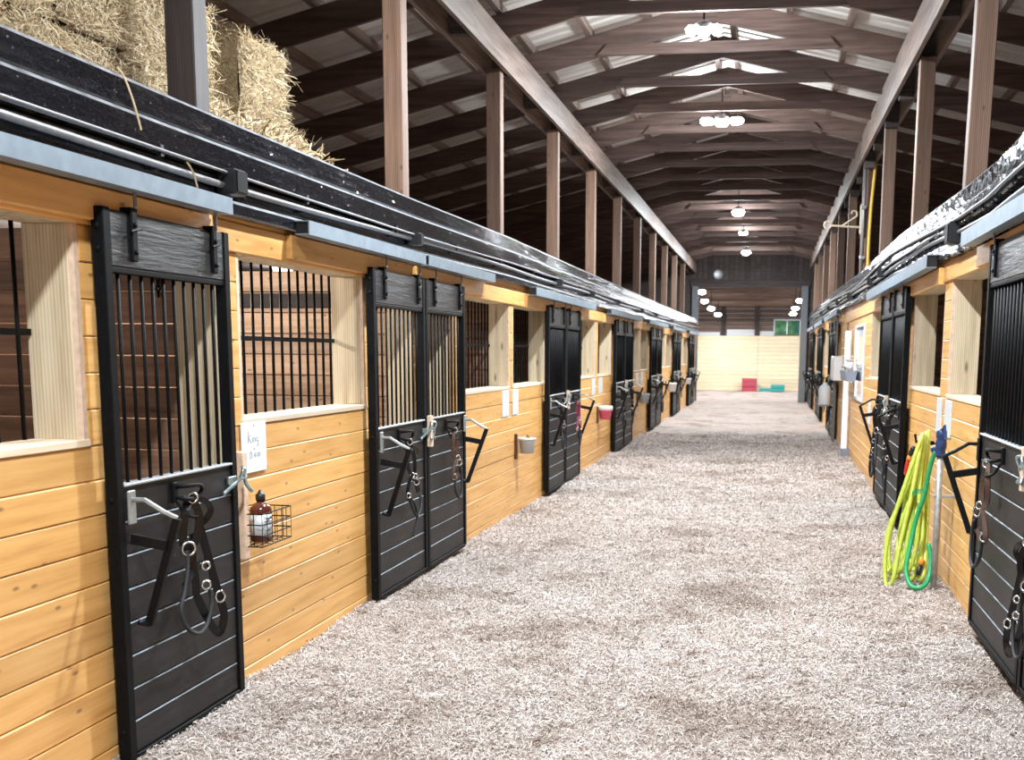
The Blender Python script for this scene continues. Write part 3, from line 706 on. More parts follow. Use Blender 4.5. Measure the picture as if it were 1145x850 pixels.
for i, (a, m_, b) in enumerate(LPAIR):
    for half, (u, v, rk) in enumerate(((a, m_-.01, 'near'), (m_+.012, b, 'far'))):
        lab = '%s door in the %s pair of black doors along the left wall' % ('nearer' if half == 0 else 'farther', LP[i])
        t, xf, hy, zk, s = stall_door(-1, u, v, .05, 2.10, lab, G_L, rk, 0, 10 if i < 2 else 8, .0072 if i < 1 else .0105)
        var = (1, 2, 2, 1, 0, 1, 2, 0, 1, 2, 0, 1)[i*2+half]
        halter(xf, hy+.03, zk+.06, s, var, 'halter on the %s door of the %s left door pair%s' % ('nearer' if half == 0 else 'farther', LP[i], ', burgundy straps' if (i, half) == (1, 1) else ''),
               M_strap_p if (i, half) == (1, 1) else (M_strap_b if (i, half) in ((0, 1), (3, 0)) else None), 1, .9 if i < 3 else 1.0)
    seam_block(-1, m_, .93, 1.15, 'light wooden stop at the seam of the %s left door pair' % LP[i])
for i, (a, m_, b) in enumerate(RPAIR):
    for half, (u, v, rk) in enumerate(((a, m_-.01, 'near'), (m_+.012, b, 'far'))):
        lab = '%s door in the %s pair of black doors along the right wall' % ('nearer' if half == 0 else 'farther', LP[i])
        t, xf, hy, zk, s = stall_door(1, u, v, .10, 2.19, lab, G_R, rk, 0, 14 if i < 2 else 9, .0095)
        if (i, half) == (0, 1): halter(xf, hy+.12, zk+.05, s, 2, 'dark brown halter on the nearest right door beside the saddle rack', M_strap_b, 1, .95, hw=1.9)
        elif (i, half) == (0, 0): halter(xf, 5.24, zk-.20, s, 0, 'thick black halter at the right edge, hung low on second door', M_strap, 1, .75, hw=1.6)
        else: halter(xf, hy+.03, zk+.06, s, (2, 1, 0)[(i+half) % 3], 'halter on the %s door of the %s right door pair' % ('nearer' if half == 0 else 'farther', LP[i]), None, 1, 1.05, hw=1.6)
    seam_block(1, m_, 1.0, 1.2, 'light wooden stop at the seam of the %s right door pair' % LP[i])
# stop beside the single left door
tt = thing('door_stop', (XL, 5.19, .9), 'upright wooden stop beside the nearest left door latch', 'wooden stop')
MB().box(XL, XL+.06, 5.165, 5.215, .62, 1.13, .004).build('wood_strip', M_endg, tt)
# ------------------------------------------------------------------ things on the left wall
tt = thing('notice_board', (XL, 5.41, 1.01), 'small white notice board with grey handwriting beside nearest door', 'notice')
MB().box(XL+.001, XL+.010, 5.275, 5.55, 1.012, 1.255, .003).build('panel', M_board, tt)
def stroke(pts): MB().sweep([(XL+.0105, 5.275+u, 1.012+v) for u, v in pts], .0055, .001, 4, (1, 0, 0)).build('handwriting', M_ink, tt)
for pts in ([(.07, .20), (.068, .145)], [(.095, .185), (.07, .17), (.10, .145)], [(.115, .17), (.115, .147)], [(.13, .147), (.132, .168), (.148, .165), (.148, .147)], [(.178, .168), (.162, .165), (.165, .15), (.178, .152), (.178, .13), (.165, .127)],
            [(.085, .10), (.083, .068), (.105, .075), (.10, .098), (.085, .10)], [(.14, .075), (.128, .085), (.14, .093), (.148, .08), (.14, .075)], [(.165, .095), (.168, .072)], [(.18, .072), (.182, .09), (.196, .09), (.196, .072)], [(.125, .112), (.14, .114)]): stroke(pts)
MB().lathe((XL+.010, 5.41, 1.24), [(.006, 0), (.004, .003)], (1, 0, 0), 8).build('nail', M_grey, tt)

def wire_basket(y0, y1, z0, z1, dp):
    t = thing('wire_basket', (XL, (y0+y1)/2, z0), 'black wire basket on the left wall holding a brown bottle', 'basket')
    xa, xb = XL+.008, XL+dp
    for k, z in enumerate(np.linspace(z0, z1, 4)):
        MB().sweep([(xa, y0, z), (xb, y0, z), (xb, y1, z), (xa, y1, z)], .0032, None, 5, None, True).build('hoop_wire', M_frame, t)
    for y in np.linspace(y0, y1, 7):
        MB().sweep([(xa, y, z1), (xa, y, z0), (xb, y, z0), (xb, y, z1)], .0022, None, 4).build('upright_wire', M_frame, t)
    for x in np.linspace(xa, xb, 4)[1:-1]:
        MB().sweep([(x, y0, z1), (x, y0, z0), (x, y1, z0), (x, y1, z1)], .0022, None, 4).build('side_wire', M_frame, t)
    return t
wire_basket(5.19, 5.53, .68, .835, .135)
bx, by, bz = XL+.070, 5.325, .686
tt = thing('liniment_bottle', (bx, by, bz), 'brown plastic bottle with pale label and black cap in wire basket', 'bottle')
MB().lathe((bx, by, bz), [(.045, 0), (.052, .006), (.052, .15), (.048, .168), (.03, .185), (.02, .19), (.02, .2)], (0, 0, 1), 20).build('bottle_body', M_brown, tt)
MB().lathe((bx, by, bz+.03), [(.0528, 0), (.0528, .105)], (0, 0, 1), 20).build('bottle_label', M_label, tt)
for zz, w_ in ((.118, .9), (.102, .7), (.088, .8), (.06, .5)):
    a0 = -.9; MB().sweep([(bx+.0532*math.cos(a), by+.0532*math.sin(a), bz+zz) for a in np.linspace(a0, a0+w_*1.3, 7)], .005, .001, 4, (1, -.3, 0)).build('label_print', M_ink, tt)
MB().lathe((bx, by, bz+.198), [(.023, 0), (.023, .03), (.014, .036), (.008, .05), (.005, .052)], (0, 0, 1), 14).build('cap', M_boxblk, tt)

def plates(side, ys, z0, z1, where):
    s = 1 if side < 0 else -1; xf = XL if side < 0 else XR
    for (a, b), wh in zip(ys, ('nearer', 'farther')):
        t = thing('name_plate', (xf, (a+b)/2, z0), '%s pale blank name plate %s' % (wh, where), 'name plate', 'pale name plates under the windows')
        MB().box(xf, xf+s*.008, a, b, z0, z1, .002).build('plate', M_plate, t)
        for z in (z0+.02, z1-.02): MB().lathe((xf+s*.008, (a+b)/2, z), [(.006, 0), (.004, .003)], (s, 0, 0), 8).build('screw', M_grey, t)
plates(-1, ((10.87, 11.15), (11.32, 11.58)), .99, 1.235, 'under the windows between first and second left pairs')
plates(-1, ((16.55, 16.85), (17.25, 17.6)), 1.0, 1.23, 'under the windows between second and third left pairs')
plates(-1, ((22.1, 22.5), (22.95, 23.35)), 1.0, 1.22, 'under the windows between third and fourth left pairs')
plates(1, ((8.46, 8.75), (8.93, 9.17)), 1.03, 1.285, 'below the near right window post')
plates(1, ((15.05, 15.4),), .74, 1.0, 'beside the second right door pair')

def bucket(x, y, z, r, h, mat, label, lid=None, name='bucket'):
    t = thing(name, (x, y, z), label, 'bucket')
    MB().lathe((x, y, z), [(r*.78, 0), (r, h), (r*1.06, h+.004), (r*1.06, h-.02), (r*.9, h-.02), (r*.72, .01)], (0, 0, 1), 18).build('tub', mat, t)
    MB().sweep(smooth_path([(x, y-r, z+h), (x+.01, y-r*.6, z+h*1.05), (x+.0, y, z+h*1.22), (x+.01, y+r*.6, z+h*1.05), (x, y+r, z+h)], 4), .004, None, 5).build('handle', M_frame, t)
    if lid: MB().lathe((x, y, z+h-.002), [(r*1.1, 0), (r*1.1, .05), (r*1.02, .06)], (0, 0, 1), 18).build('lid', lid, t)
    MB().box(XL, XL+.03, y-r*1.3-.03, y-r*1.3, z-.05, z+h+.05, .003).build('strap_hanger', M_strap_b, t)
    return t
bucket(XL+.10, 11.55, .60, .085, .15, M_grey, 'small grey tin cup hung on the left wall past the first pair')
bucket(XL+.11, 17.2, .63, .10, .14, M_pink, 'pink bucket with white lid on the left wall', M_white)
bucket(XL+.12, 22.5, .65, .11, .18, M_grey, 'grey bucket past the third left door pair')
bucket(XL+.13, 28.7, .68, .13, .2, M_white, 'white bucket past the fourth left door pair')
bucket(XL+.13, 34.2, .72, .12, .16, M_white, 'small white bucket farthest along the left wall')

# chain in the nearest stall
tt = thing('hanging_chain', (-2.80, 5.185, 2.03), 'short dark chain hanging inside the nearest left stall', 'chain')
for i in range(8): MB().ring((-2.80, 5.180, 2.02-i*.024), .015, .004, (1, 1, 0) if i % 2 else (1, -1, 0), 8, .6, 4).build('link', M_frame, tt)
MB().box(-2.81, -2.79, 5.175, 5.198, 2.02, 2.045, .002).build('staple', M_frame, tt)

# ------------------------------------------------------------------ things on the right wall
hx, hyy = 1.13, 8.1
tt = thing('yard_hydrant', (hx, hyy, 0), 'grey upright water pipe with navy blue head beside lime hose', 'hydrant')
MB().sweep([(hx, hyy, -.05), (hx, hyy, .93)], .022, None, 12).build('pipe', M_pipe, tt, smooth=True)
hd = MB().lathe((hx, hyy, .93), [(.03, 0), (.034, .02), (.03, .05), (.036, .06), (.036, .10), (.028, .12), (.036, .13), (.034, .17), (.02, .185)], (0, 0, 1), 12).build('head', M_blue, tt)
MB().lathe((hx, hyy+.02, .99), [(.02, 0), (.018, .05), (.022, .055), (.022, .075)], (-.5, .8, -.25), 10).build('spout', M_blue, hd)
MB().sweep([(hx, hyy, 1.10), (hx+.01, hyy-.05, 1.14), (hx+.01, hyy-.12, 1.05)], .009, None, 6).build('lever', M_blue, hd)
MB().box(hx-.03, XR, hyy-.015, hyy+.015, .66, .68, .003).build('wall_bracket', M_pipe, tt)
tt = thing('garden_hose', (1.12, 8.9, 1.03), 'coiled lime yellow hose hung on the right wall, touching the bedding', 'hose')
coil = []
top = Vector((1.11, 8.72, 1.0)); 
for i in range(8):
    f = i/7
    bot = Vector((.85+.21*((i*5) % 9)/8, 8.28+.2*((i*4) % 9)/8, .045+.10*((i*7) % 9)/8)); bw = .06+.09*((i*3) % 5)/4
    tp = top+Vector((-.05+.09*f, -.16+.34*f, .02*math.sin(i*2.1))); dirn = Vector((-.5, .85, 0)); nx = Vector((.5, .3, 0))
    mid1, mid2 = tp.lerp(bot, .35)+dirn*.06*(.6+f)+nx*.03*((i*3) % 4-1.5), tp.lerp(bot, .72)+dirn*(.08+.03*(i % 3))+nx*.03*((i*5) % 4-1.5)
    mid3, mid4 = tp.lerp(bot, .72)-dirn*bw*.6, tp.lerp(bot, .35)-dirn*.03
    coil += [tp+Vector((0, 0, .03)), mid1, mid2, bot+dirn*.03, bot-dirn*.05+Vector((0, 0, .01)), mid3, mid4]
MB().sweep(smooth_path(coil, 5), .0155, None, 8).build('hose_coil', M_hoseY, tt, smooth=True)
MB().lathe((1.2, 8.9, .96), [(.01, 0), (.01, .04)], (-1, 0, 0), 8).build('wall_peg', M_frame, tt)
MB().sweep([(1.19, 8.9, .97), (1.06, 8.86, .975), (1.05, 8.85, 1.03)], .010, None, 6).build('wall_hook', M_frame, tt)
nz = Vector((1.06, 8.98, .93))
MB().lathe(nz, [(.016, 0), (.02, .02), (.018, .06), (.013, .075)], (-.25, .35, -.9), 10).build('nozzle_body', M_boxblk, tt)
MB().lathe(nz+Vector((-.02, .03, -.075)), [(.017, 0), (.019, .03)], (-.25, .35, -.9), 10).build('nozzle_collar', M_orange, tt)
MB().lathe(nz+Vector((-.03, .05, -.10)), [(.011, 0), (.015, .03), (.013, .11), (.008, .12)], (-.12, .2, -.97), 10).build('nozzle_grip', M_red, tt)
tt = thing('feed_hose', (1.12, 8.15, .97), 'green hose running from the blue hydrant head down to the bedding', 'hose')
MB().sweep(smooth_path([(1.105, 8.16, .965), (1.09, 8.19, .90), (1.075, 8.22, .80), (1.06, 8.25, .66), (1.02, 8.28, .50), (.985, 8.25, .32), (.955, 8.18, .16), (.98, 8.10, .06), (1.045, 8.06, .055), (1.10, 8.12, .11), (1.115, 8.18, .22), (1.10, 8.22, .33)], 5), .0155, None, 8).build('hose', M_hoseG, tt, smooth=True)
MB().lathe((1.06, 8.27, .17), [(.014, 0), (.022, .01), (.022, .035), (.018, .045)], (.3, .2, .9), 10).build('coupling', M_orange, tt)
MB().lathe((1.045, 8.26, .10), [(.013, 0), (.02, .01), (.018, .07)], (.2, .1, .95), 10).build('connector', M_boxblk, tt)
for q in range(3): MB().sweep(smooth_path([(1.07, 8.22, .69+.012*q), (1.03, 8.3, .665+.012*q), (1.0, 8.42, .63+.01*q), (1.02, 8.32, .70)], 4), .004, None, 5).build('tie_string', M_hoseG, tt)

tt = thing('wall_mirror', (XR, 17.1, .98), 'tall pale framed mirror on the right wall past second doors', 'mirror')
MB().box(XR, XR-.02, 16.35, 17.95, .99, 1.98, .004).build('pane', M_glass, tt)
for a in ((16.30, 16.36, .96, 2.01), (17.94, 18.0, .96, 2.01), (16.36, 17.94, .96, 1.0), (16.36, 17.94, 1.97, 2.01)): MB().box(XR, XR-.03, *a, .004).build('frame', M_plate, tt)
tt = thing('downpipe', (XR-.05, 18.75, 0), 'white upright pipe on the right wall beside the mirror', 'pipe')
MB().lathe((XR-.075, 18.75, .0), [(.06, 0), (.06, .12), (.05, .13), (.05, 1.95)], (0, 0, 1), 12).build('pipe', M_white, tt)
MB().box(XR-.13, XR, 18.60, 18.9, .02, .16, .006).build('foot', M_greybl, tt); MB().box(XR-.11, XR, 18.68, 18.82, 1.5, 1.53).build('strap', M_grey, tt)
tt = thing('flower_box', (XR-.1, 17.6, 1.24), 'slate grey hanging planter with white flowers before the mirror', 'planter')
MB().prism([(XR-.20, 1.36), (XR-.04, 1.36), (XR-.06, 1.22), (XR-.18, 1.22)], 1, 17.1, 18.5).build('trough', M_greybl, tt)
for i in range(16):
    p = Vector((XR-.12+random.uniform(-.07, .05), 17.2+1.2*i/15, 1.39+random.uniform(0, .06)))
    f_ = MB()
    for k in range(5):
        a = k*1.256; f_.lathe(p+Vector((.0, .035*math.cos(a), .03*math.sin(a))), [(.004, -.006), (.028, 0), (.02, .006)], (-1, .2, .4), 7)
    f_.build('flower', M_petal, tt)
for i in range(10):
    p = Vector((XR-.12+random.uniform(-.07, .05), 17.2+1.2*i/9, 1.35)); MB().add([p, p+Vector((-.03, .03, .05)), p+Vector((-.05, 0, .09)), p+Vector((-.02, -.03, .05))], [(0, 1, 2, 3)]).build('leaf', M_leaf, tt)
tt = thing('fuse_box', (XR, 22.0, 1.14), 'white wall box with a conduit on the right, near tack doorway', 'electrical box')
MB().box(XR, XR-.16, 21.15, 22.05, 1.14, 1.56, .012).build('case', M_white, tt); MB().box(XR-.16, XR-.168, 21.2, 22.0, 1.18, 1.52, .004).build('cover', M_white, tt)
MB().sweep([(XR-.10, 21.6, 1.14), (XR-.10, 21.6, .0)], .03, None, 8).build('conduit', M_conduit, tt); MB().sweep([(XR-.10, 21.6, 1.56), (XR-.10, 21.6, 2.36)], .02, None, 8).build('riser', M_conduit, tt)
tt = thing('bleach_jug', (XR-.22, 22.05, .62), 'white plastic jug hanging by the third right door pair', 'jug')
MB().lathe((XR-.25, 22.05, .66), [(.09, 0), (.11, .02), (.11, .30), (.09, .36), (.035, .40), (.035, .43)], (0, 0, 1), 14).build('jug_body', M_white, tt)
MB().ring((XR-.25, 22.05, .68), .112, .012, (0, 0.01, 1), 14).build('jug_band', M_greybl, tt); MB().sweep(smooth_path([(XR-.25, 22.05, 1.08), (XR-.2, 22.05, 1.2), (XR-.1, 22.05, 1.2)], 4), .012, None, 6).build('jug_hanger', M_frame, tt)
tt = thing('outlet_plate', (XR, 19.2, 1.0), 'small grey switch plate near the white downpipe', 'switch')
MB().box(XR, XR-.02, 19.1, 19.4, .98, 1.12, .004).build('plate', M_grey, tt); MB().box(XR-.02, XR-.03, 19.2, 19.3, 1.02, 1.08, .002).build('toggle', M_white, tt)
tt = thing('door_1', (XR, 20.0, 0), kind='structure')
MB().box(XR-.0, XR+.04, 19.58, 20.47, .02, 2.08).build('door_panel', M_stall, tt)
for a, b in ((19.5, 19.58), (20.47, 20.55)): MB().box(XR-.02, XR+.05, a, b, 0, 2.12, .004).build('door_casing', M_pine_z, tt)

# hanging bracket, conduit and rope on the fourth right post
tt = thing('blanket_bracket', (1.22, 17.95, 3.4), 'tan metal swing bracket sticking out from a right post', 'bracket')
MB().sweep([(1.23, 17.9, 3.40), (.80, 17.9, 3.43)], .016, None, 7).build('arm', M_tan, tt)
MB().sweep([(.95, 17.9, 3.42), (1.16, 17.9, 3.56)], .014, None, 6).build('brace', M_tan, tt)
MB().ring((.75, 17.9, 3.44), .05, .013, (0, 1, 0), 14).build('end_ring', M_tan, tt)
MB().sweep(smooth_path([(1.16, 17.9, 3.56), (1.15, 17.9, 3.62), (1.10, 17.9, 3.63), (1.08, 17.9, 3.59)], 4), .013, None, 6).build('hook', M_tan, tt)
MB().box(1.205, 1.232, 17.86, 17.94, 3.3, 3.72, .003).build('mount', M_tan, tt)
tt = thing('post_conduit', (1.27, 17.88, 2.75), 'grey steel conduit running up a right timber post', 'conduit')
MB().sweep([(1.25, 17.86, 2.72), (1.25, 17.86, 4.25)], .024, None, 8).build('pipe', M_conduit, tt, smooth=True)
for z in (2.95, 3.65): MB().box(1.215, 1.285, 17.83, 17.89, z, z+.05, .004).build('strap', M_chrome, tt)
tt = thing('hanging_rope', (1.34, 17.8, 2.75), 'yellow rope hanging beside the conduit on a right post', 'rope')
MB().sweep(smooth_path([(1.335, 17.75, 2.72), (1.33, 17.75, 3.1), (1.34, 17.75, 3.6), (1.36, 17.75, 3.95), (1.38, 17.75, 4.3)], 6), .024, None, 7).build('strand', M_gold, tt, smooth=True)

# ------------------------------------------------------------------ hay
def hay_bale(x0, x1, y0, y1, z0, z1, label, n=2600, fuzz=.05):
    t = thing('hay_bale', ((x0+x1)/2, (y0+y1)/2, z0), label, 'hay bale', 'hay bales stacked in the left loft')
    nx, ny, nz = 5, 12, 8; b = MB(); V = []; Fc = []
    for face in range(3):       # aisle face (+x), far end (+y), near end (-y); plus top
        pass
    def grid(o, a, bb, na, nb):
        off = len(b.v); o, a, bb = Vector(o), Vector(a), Vector(bb); nn = a.cross(bb).normalized()
        for j in range(nb+1):
            for i in range(na+1):
                p = o+a*(i/na)+bb*(j/nb); e = min(i, na-i, 2)/2*min(j, nb-j, 2)/2
                b.v.append(tuple(p+nn*((mnoise.noise(p*6)*.05+mnoise.noise(p*17)*.02-.008)*min(1, e+.45))))
        b.f += [(off+j*(na+1)+i, off+j*(na+1)+i+1, off+(j+1)*(na+1)+i+1, off+(j+1)*(na+1)+i) for j in range(nb) for i in range(na)]
    dx, dy, dz = x1-x0, y1-y0, z1-z0
    grid((x1, y0, z0), (0, dy, 0), (0, 0, dz), ny, nz); grid((x0, y0, z0), (dx, 0, 0), (0, 0, dz), nx, nz); grid((x1, y1, z0), (-dx, 0, 0), (0, 0, dz), nx, nz)
    grid((x0, y0, z1), (dx, 0, 0), (0, dy, 0), nx, ny); grid((x0, y1, z0), (0, -dy, 0), (0, 0, dz), ny, nz)
    b.build('packed_hay', M_hay, t, smooth=True)
    # stalks standing proud of the faces
    N_ = n; sv = []; fcs = np.array([dy*dz*2.2, dx*dz*.8, dx*dy*.6]); fc = rng.choice(3, N_, p=fcs/fcs.sum())
    u, v = rng.random(N_), rng.random(N_); c = np.zeros((N_, 3)); nn = np.zeros((N_, 3))
    for k in range(3):
        q = fc == k
        if k == 0: c[q] = np.stack([np.full(q.sum(), x1), y0+dy*u[q], z0+dz*v[q]], 1); nn[q] = (1, 0, 0)
        if k == 1: c[q] = np.stack([x0+dx*u[q], np.where(rng.random(q.sum()) < .6, y1, y0), z0+dz*v[q]], 1); nn[q] = (0, 1, 0)
        if k == 2: c[q] = np.stack([x0+dx*u[q], y0+dy*v[q], np.full(q.sum(), z1)], 1); nn[q] = (0, 0, 1)
    nn[(fc == 1) & (c[:, 1] < (y0+y1)/2)] = (0, -1, 0)
    d = rng.normal(size=(N_, 3)); d[:, 2] -= .15; d -= nn*(np.sum(d*nn, 1)*.7)[:, None]; d /= np.linalg.norm(d, axis=1)[:, None]
    ln = (rng.uniform(.02, .085, N_)*np.where(rng.random(N_) < .12, 1.9, 1))[:, None]; wd = rng.uniform(.0010, .0023, N_)[:, None]
    p = np.cross(d, nn); p /= np.linalg.norm(p, axis=1)[:, None]+1e-6
    a = c+nn*rng.uniform(0.008, .03, (N_, 1)); e = a+d*ln+nn*ln*rng.uniform(-.1, .45, (N_, 1)); mdd = (a+e)/2+nn*ln*rng.uniform(0, .22, (N_, 1))
    verts = np.stack([a-p*wd, a+p*wd, mdd-p*wd, mdd+p*wd, e-p*wd*.5, e+p*wd*.5], 1).reshape(-1, 3); verts[:, 2] = np.maximum(verts[:, 2], z0); verts[:, 0] = np.maximum(verts[:, 0], x0); verts[:, 1] = np.clip(verts[:, 1], y0-.015, y1+(.06 if y1 > 5.5 else .015)); verts[:, 2] = np.minimum(verts[:, 2], z1+.035); bs = np.arange(N_)[:, None]*6
    faces = np.concatenate([bs+np.array([0, 2, 3, 1]), bs+np.array([2, 4, 5, 3])], 0)
    o = WPOS[t.name]; me = bpy.data.meshes.new('loose_stalks'); me.from_pydata((verts-o).tolist(), [], faces.tolist()); me.materials.append(M_stalk)
    ob = bpy.data.objects.new('loose_stalks', me); C.objects.link(ob); place(ob, o, t, None, None, None, 'stuff')
    return t
ZH = 2.46
for r in range(3):
    z0, z1 = ZH+.43*r, ZH+.43*(r+1)-.015
    where = ('bottom', 'second', 'third', 'top')[r]
    for k, (a, b) in enumerate(((2.75, 3.62), (3.64, 4.52), (4.54, 5.06))):
        hay_bale(-3.75, -2.84-.012*((r+k) % 3), a, b, z0, z1, 'hay bale in the %s layer left of the dark post, %s from camera' % (where, ORD[k]), 4600)
    hay_bale(-3.75, -2.86-.03*(r % 2), 5.12, 6.02-.04*r-(.35 if r > 1 else 0), z0, z1, 'hay bale in the %s layer directly behind the dark post' % where, 5200)
    if r < 2: hay_bale(-3.75, -2.84-.05*(r % 2), 6.26+.05*r, 7.02-.12*r, z0, z1, 'farthest stacked hay bale, %s layer, beyond the dark gap' % where, 4600)
# loose hay spilled at the stack's far foot
sp = thing('spilled_hay', (-2.8, 6.9, ZH), 'loose hay spilled at the far foot of the hay stack', 'loose hay', None, 'stuff')
nS = 6000; yy = rng.uniform(5.4, 7.55, nS); hh = np.clip((7.6-yy)*.45, .03, .30)*rng.random(nS); xx = -2.60-rng.random(nS)*.35-hh*.3
c_ = np.stack([xx, yy, ZH+hh], 1); d_ = rng.normal(size=(nS, 3)); d_ /= np.linalg.norm(d_, axis=1)[:, None]; l_ = rng.uniform(.05, .16, nS)[:, None]
p_ = np.cross(d_, [.6, -.7, .2]); p_ /= np.linalg.norm(p_, axis=1)[:, None]; w_ = rng.uniform(.0016, .004, nS)[:, None]
vv = np.stack([c_-p_*w_, c_+p_*w_, c_+d_*l_*.5+[0, 0, .012]-p_*w_, c_+d_*l_*.5+[0, 0, .012]+p_*w_, c_+d_*l_-p_*w_, c_+d_*l_+p_*w_], 1).reshape(-1, 3); bs_ = np.arange(nS)[:, None]*6
vv[:, 2] = np.maximum(vv[:, 2], ZH+.002); me = bpy.data.meshes.new('loose_stalks'); me.from_pydata((vv-WPOS[sp.name]).tolist(), [], np.concatenate([bs_+np.array([0, 2, 3, 1]), bs_+np.array([2, 4, 5, 3])], 0).tolist()); me.materials.append(M_stalk)
ob = bpy.data.objects.new('loose_stalks', me); C.objects.link(ob); place(ob, WPOS[sp.name], sp, None, None, None, 'stuff')
m = MB(); ys_ = np.linspace(5.4, 7.5, 14)
m.add([(x, y, ZH+max(0.0, min(.26, (7.55-y)*.4)-.02)*k) for y in ys_ for x, k in ((-3.3, 1), (-2.82, 1), (-2.62, 0))], [(j*3+i, j*3+i+1, j*3+4+i, j*3+3+i) for j in range(13) for i in range(2)])
m.build('hay_heap', M_hay, sp, smooth=True)
# single stalks caught on the header
for y, lab, pts in ((4.25, 'long straw stalk draped over the left black header', [(-2.42, 4.25, 2.63), (-2.405, 4.27, 2.60), (-2.385, 4.29, 2.52), (-2.38, 4.33, 2.42)]),
                    (5.0, 'bent straw stalk hanging from the conduit by the junction box', [(-2.39, 4.70, 2.36), (-2.385, 4.74, 2.33), (-2.385, 4.78, 2.27)])):
    MB().sweep(smooth_path([Vector(p) for p in pts], 4), .0042, None, 5).build('straw_stalk', M_stalk, None, None, lab, 'straw')

# ------------------------------------------------------------------ barn lamps
def lamp(x, y, z, w, i, on=True):
    names = ['nearest glowing barn lamp overhead, upper of the two wide ones', 'wide glowing barn lamp, second along the ridge', 'round glowing barn lamp, third along the ridge', 'small barn lamp just under the third, over the far aisle', 'farthest barn lamp along the ridge above the arena opening']
    lab = i if isinstance(i, str) else names[i]
    t = thing('barn_lamp', (x, y, z), lab, 'lamp', 'barn lamps hanging along the ridge')
    MB().lathe((x, y, z+.03), [(.07, 0), (.09, .01), (.09, .05), (.04, .08), (.02, .09)], (0, 0, 1), 14).build('housing', M_conduit, t)
    zt_ = raft(x)+.02
    MB().sweep([(x, y, z+.1), (x, y, zt_+.24)], .01, None, 6).build('cord', M_frame, t)
    if w > .2:                   # folding lamp: three finned panels spread sideways
        for k in (-1, 0, 1):
            MB().box(x+k*w*.32-w*.15, x+k*w*.32+w*.15, y-.09, y+.09, z-.03+abs(k)*.02, z+.045+abs(k)*.02, .034).build('lens', M_lamp, t)
    else: MB().lathe((x, y, z-.06), [(.03, -.03), (.11, .0), (.14, .05), (.11, .09)], (0, 0, 1), 14).build('lens', M_lamp, t)
    ld = bpy.data.lights.new('barn_lamp_light', 'AREA'); ld.shape = 'DISK'; ld.size = .22; ld.energy = LAMP_W; ld.color = (.91, .965, 1.0)
    lo = bpy.data.objects.new('barn_lamp_light', ld); C.objects.link(lo); lo.parent = t; lo.location = (0, 0, -.12)
    ld = bpy.data.lights.new('barn_lamp_spill', 'POINT'); ld.energy = LAMP_SIDE_W; ld.color = (.91, .965, 1.0); ld.shadow_soft_size = .07
    lo = bpy.data.objects.new('barn_lamp_spill', ld); C.objects.link(lo); lo.parent = t; lo.location = (0, 0, -.16)
LZ = 4.58
for i, (x, y, w) in enumerate([(-.72, 11.78, .36), (-.73, 16.25, .60), (-.78, 26.2, .1), (-.78, 31.0, .24), (-.82, 36.4, .1)]): lamp(x, y, LZ, w, i)
for y, lab in ((6.6, 'barn lamp out of the top of the frame, just before the nearest visible one'), (1.6, 'barn lamp almost over the viewpoint')): lamp(-.71, y, LZ, .36, lab)

# ------------------------------------------------------------------ barn end and the arena beyond
XA0, XA1 = -2.5, 1.02
endw = thing('wall_end', (RIDGE_X, YE, 0), kind='structure')
for a, b, c, d in ((-6.0, XA0, -.1, 5.4), (XA1, 4.7, -.1, 5.4), (XA0, XA1, 3.78, 5.5)): MB().box(a, b, YE, YE+.15, c, d).build('siding', M_dark, endw)
for k in range(24):
    x = XA0-.3+(XA1-XA0+.6)*k/24; MB().box(x+.01, x+.14, YE-.02, YE, 3.98, 4.9).build('gable_board', M_dark, endw)
MB().box(XA0-.2, XA1+.2, YE-.06, YE-.0, 3.74, 3.98, .01).build('lintel', M_dark, endw)
for x in (XA0-.02, XA1+.02): MB().box(x-.11, x+.11, YE-.14, YE-.02, -.05, 3.78, .01).build('door_post', M_concrete, endw)
tt = thing('round_wall_fan', (-1.79, YE-.04, 4.0), 'round pale disc fixed on the dark gable above arena opening', 'vent')
MB().lathe((-1.79, YE-.02, 4.16), [(.17, 0), (.17, .05), (.14, .06), (.12, .04), (.03, .045)], (0, -1, 0), 20).build('disc', M_grey, tt); MB().ring((-1.79, YE-.08, 4.16), .15, .012, (0, 1, 0.001), 16).build('rim', M_frame, tt)
YA = 52.0
arena = thing('wall_arena', (-1, YA, 0), kind='structure')
for i in range(14):
    for a, b in ((-9, -4.6), (-4.6, -.55), (-.55, 3.6), (3.6, 8)):
        MB().box(a+.005, b-.005, YA, YA+.04, i*.168+.004, (i+1)*.168-.004, .006).build('board', M_arena, arena)
for i in range(9): MB().box(-9, 8, YA+.3, YA+.34, 2.36+i*.19, 2.54+i*.19).build('siding_board', M_arena_up, arena)
for x in (-2.05, -.62): MB().box(x-.09, x+.09, YA+.1, YA+.28, 2.35, 4.0, .01).build('stud_post', M_dark, arena)
for a, b, z in ((-4.2, -2.2, 2.5), (-1.9, -.7, 2.62), (-.5, .1, 2.55)): MB().box(a, b, YA+.22, YA+.26, 2.36, z).build('light_band', M_blind, arena)
slab('wall_arena_left', -9.2, -9, YE+.15, YA+.5, -.1, 5, M_arena_up); slab('wall_arena_right', 8, 8.2, YE+.15, YA+.5, -.1, 5, M_arena_up)
ac = thing('ceiling_arena', (-.5, 46, 4.2), kind='structure')
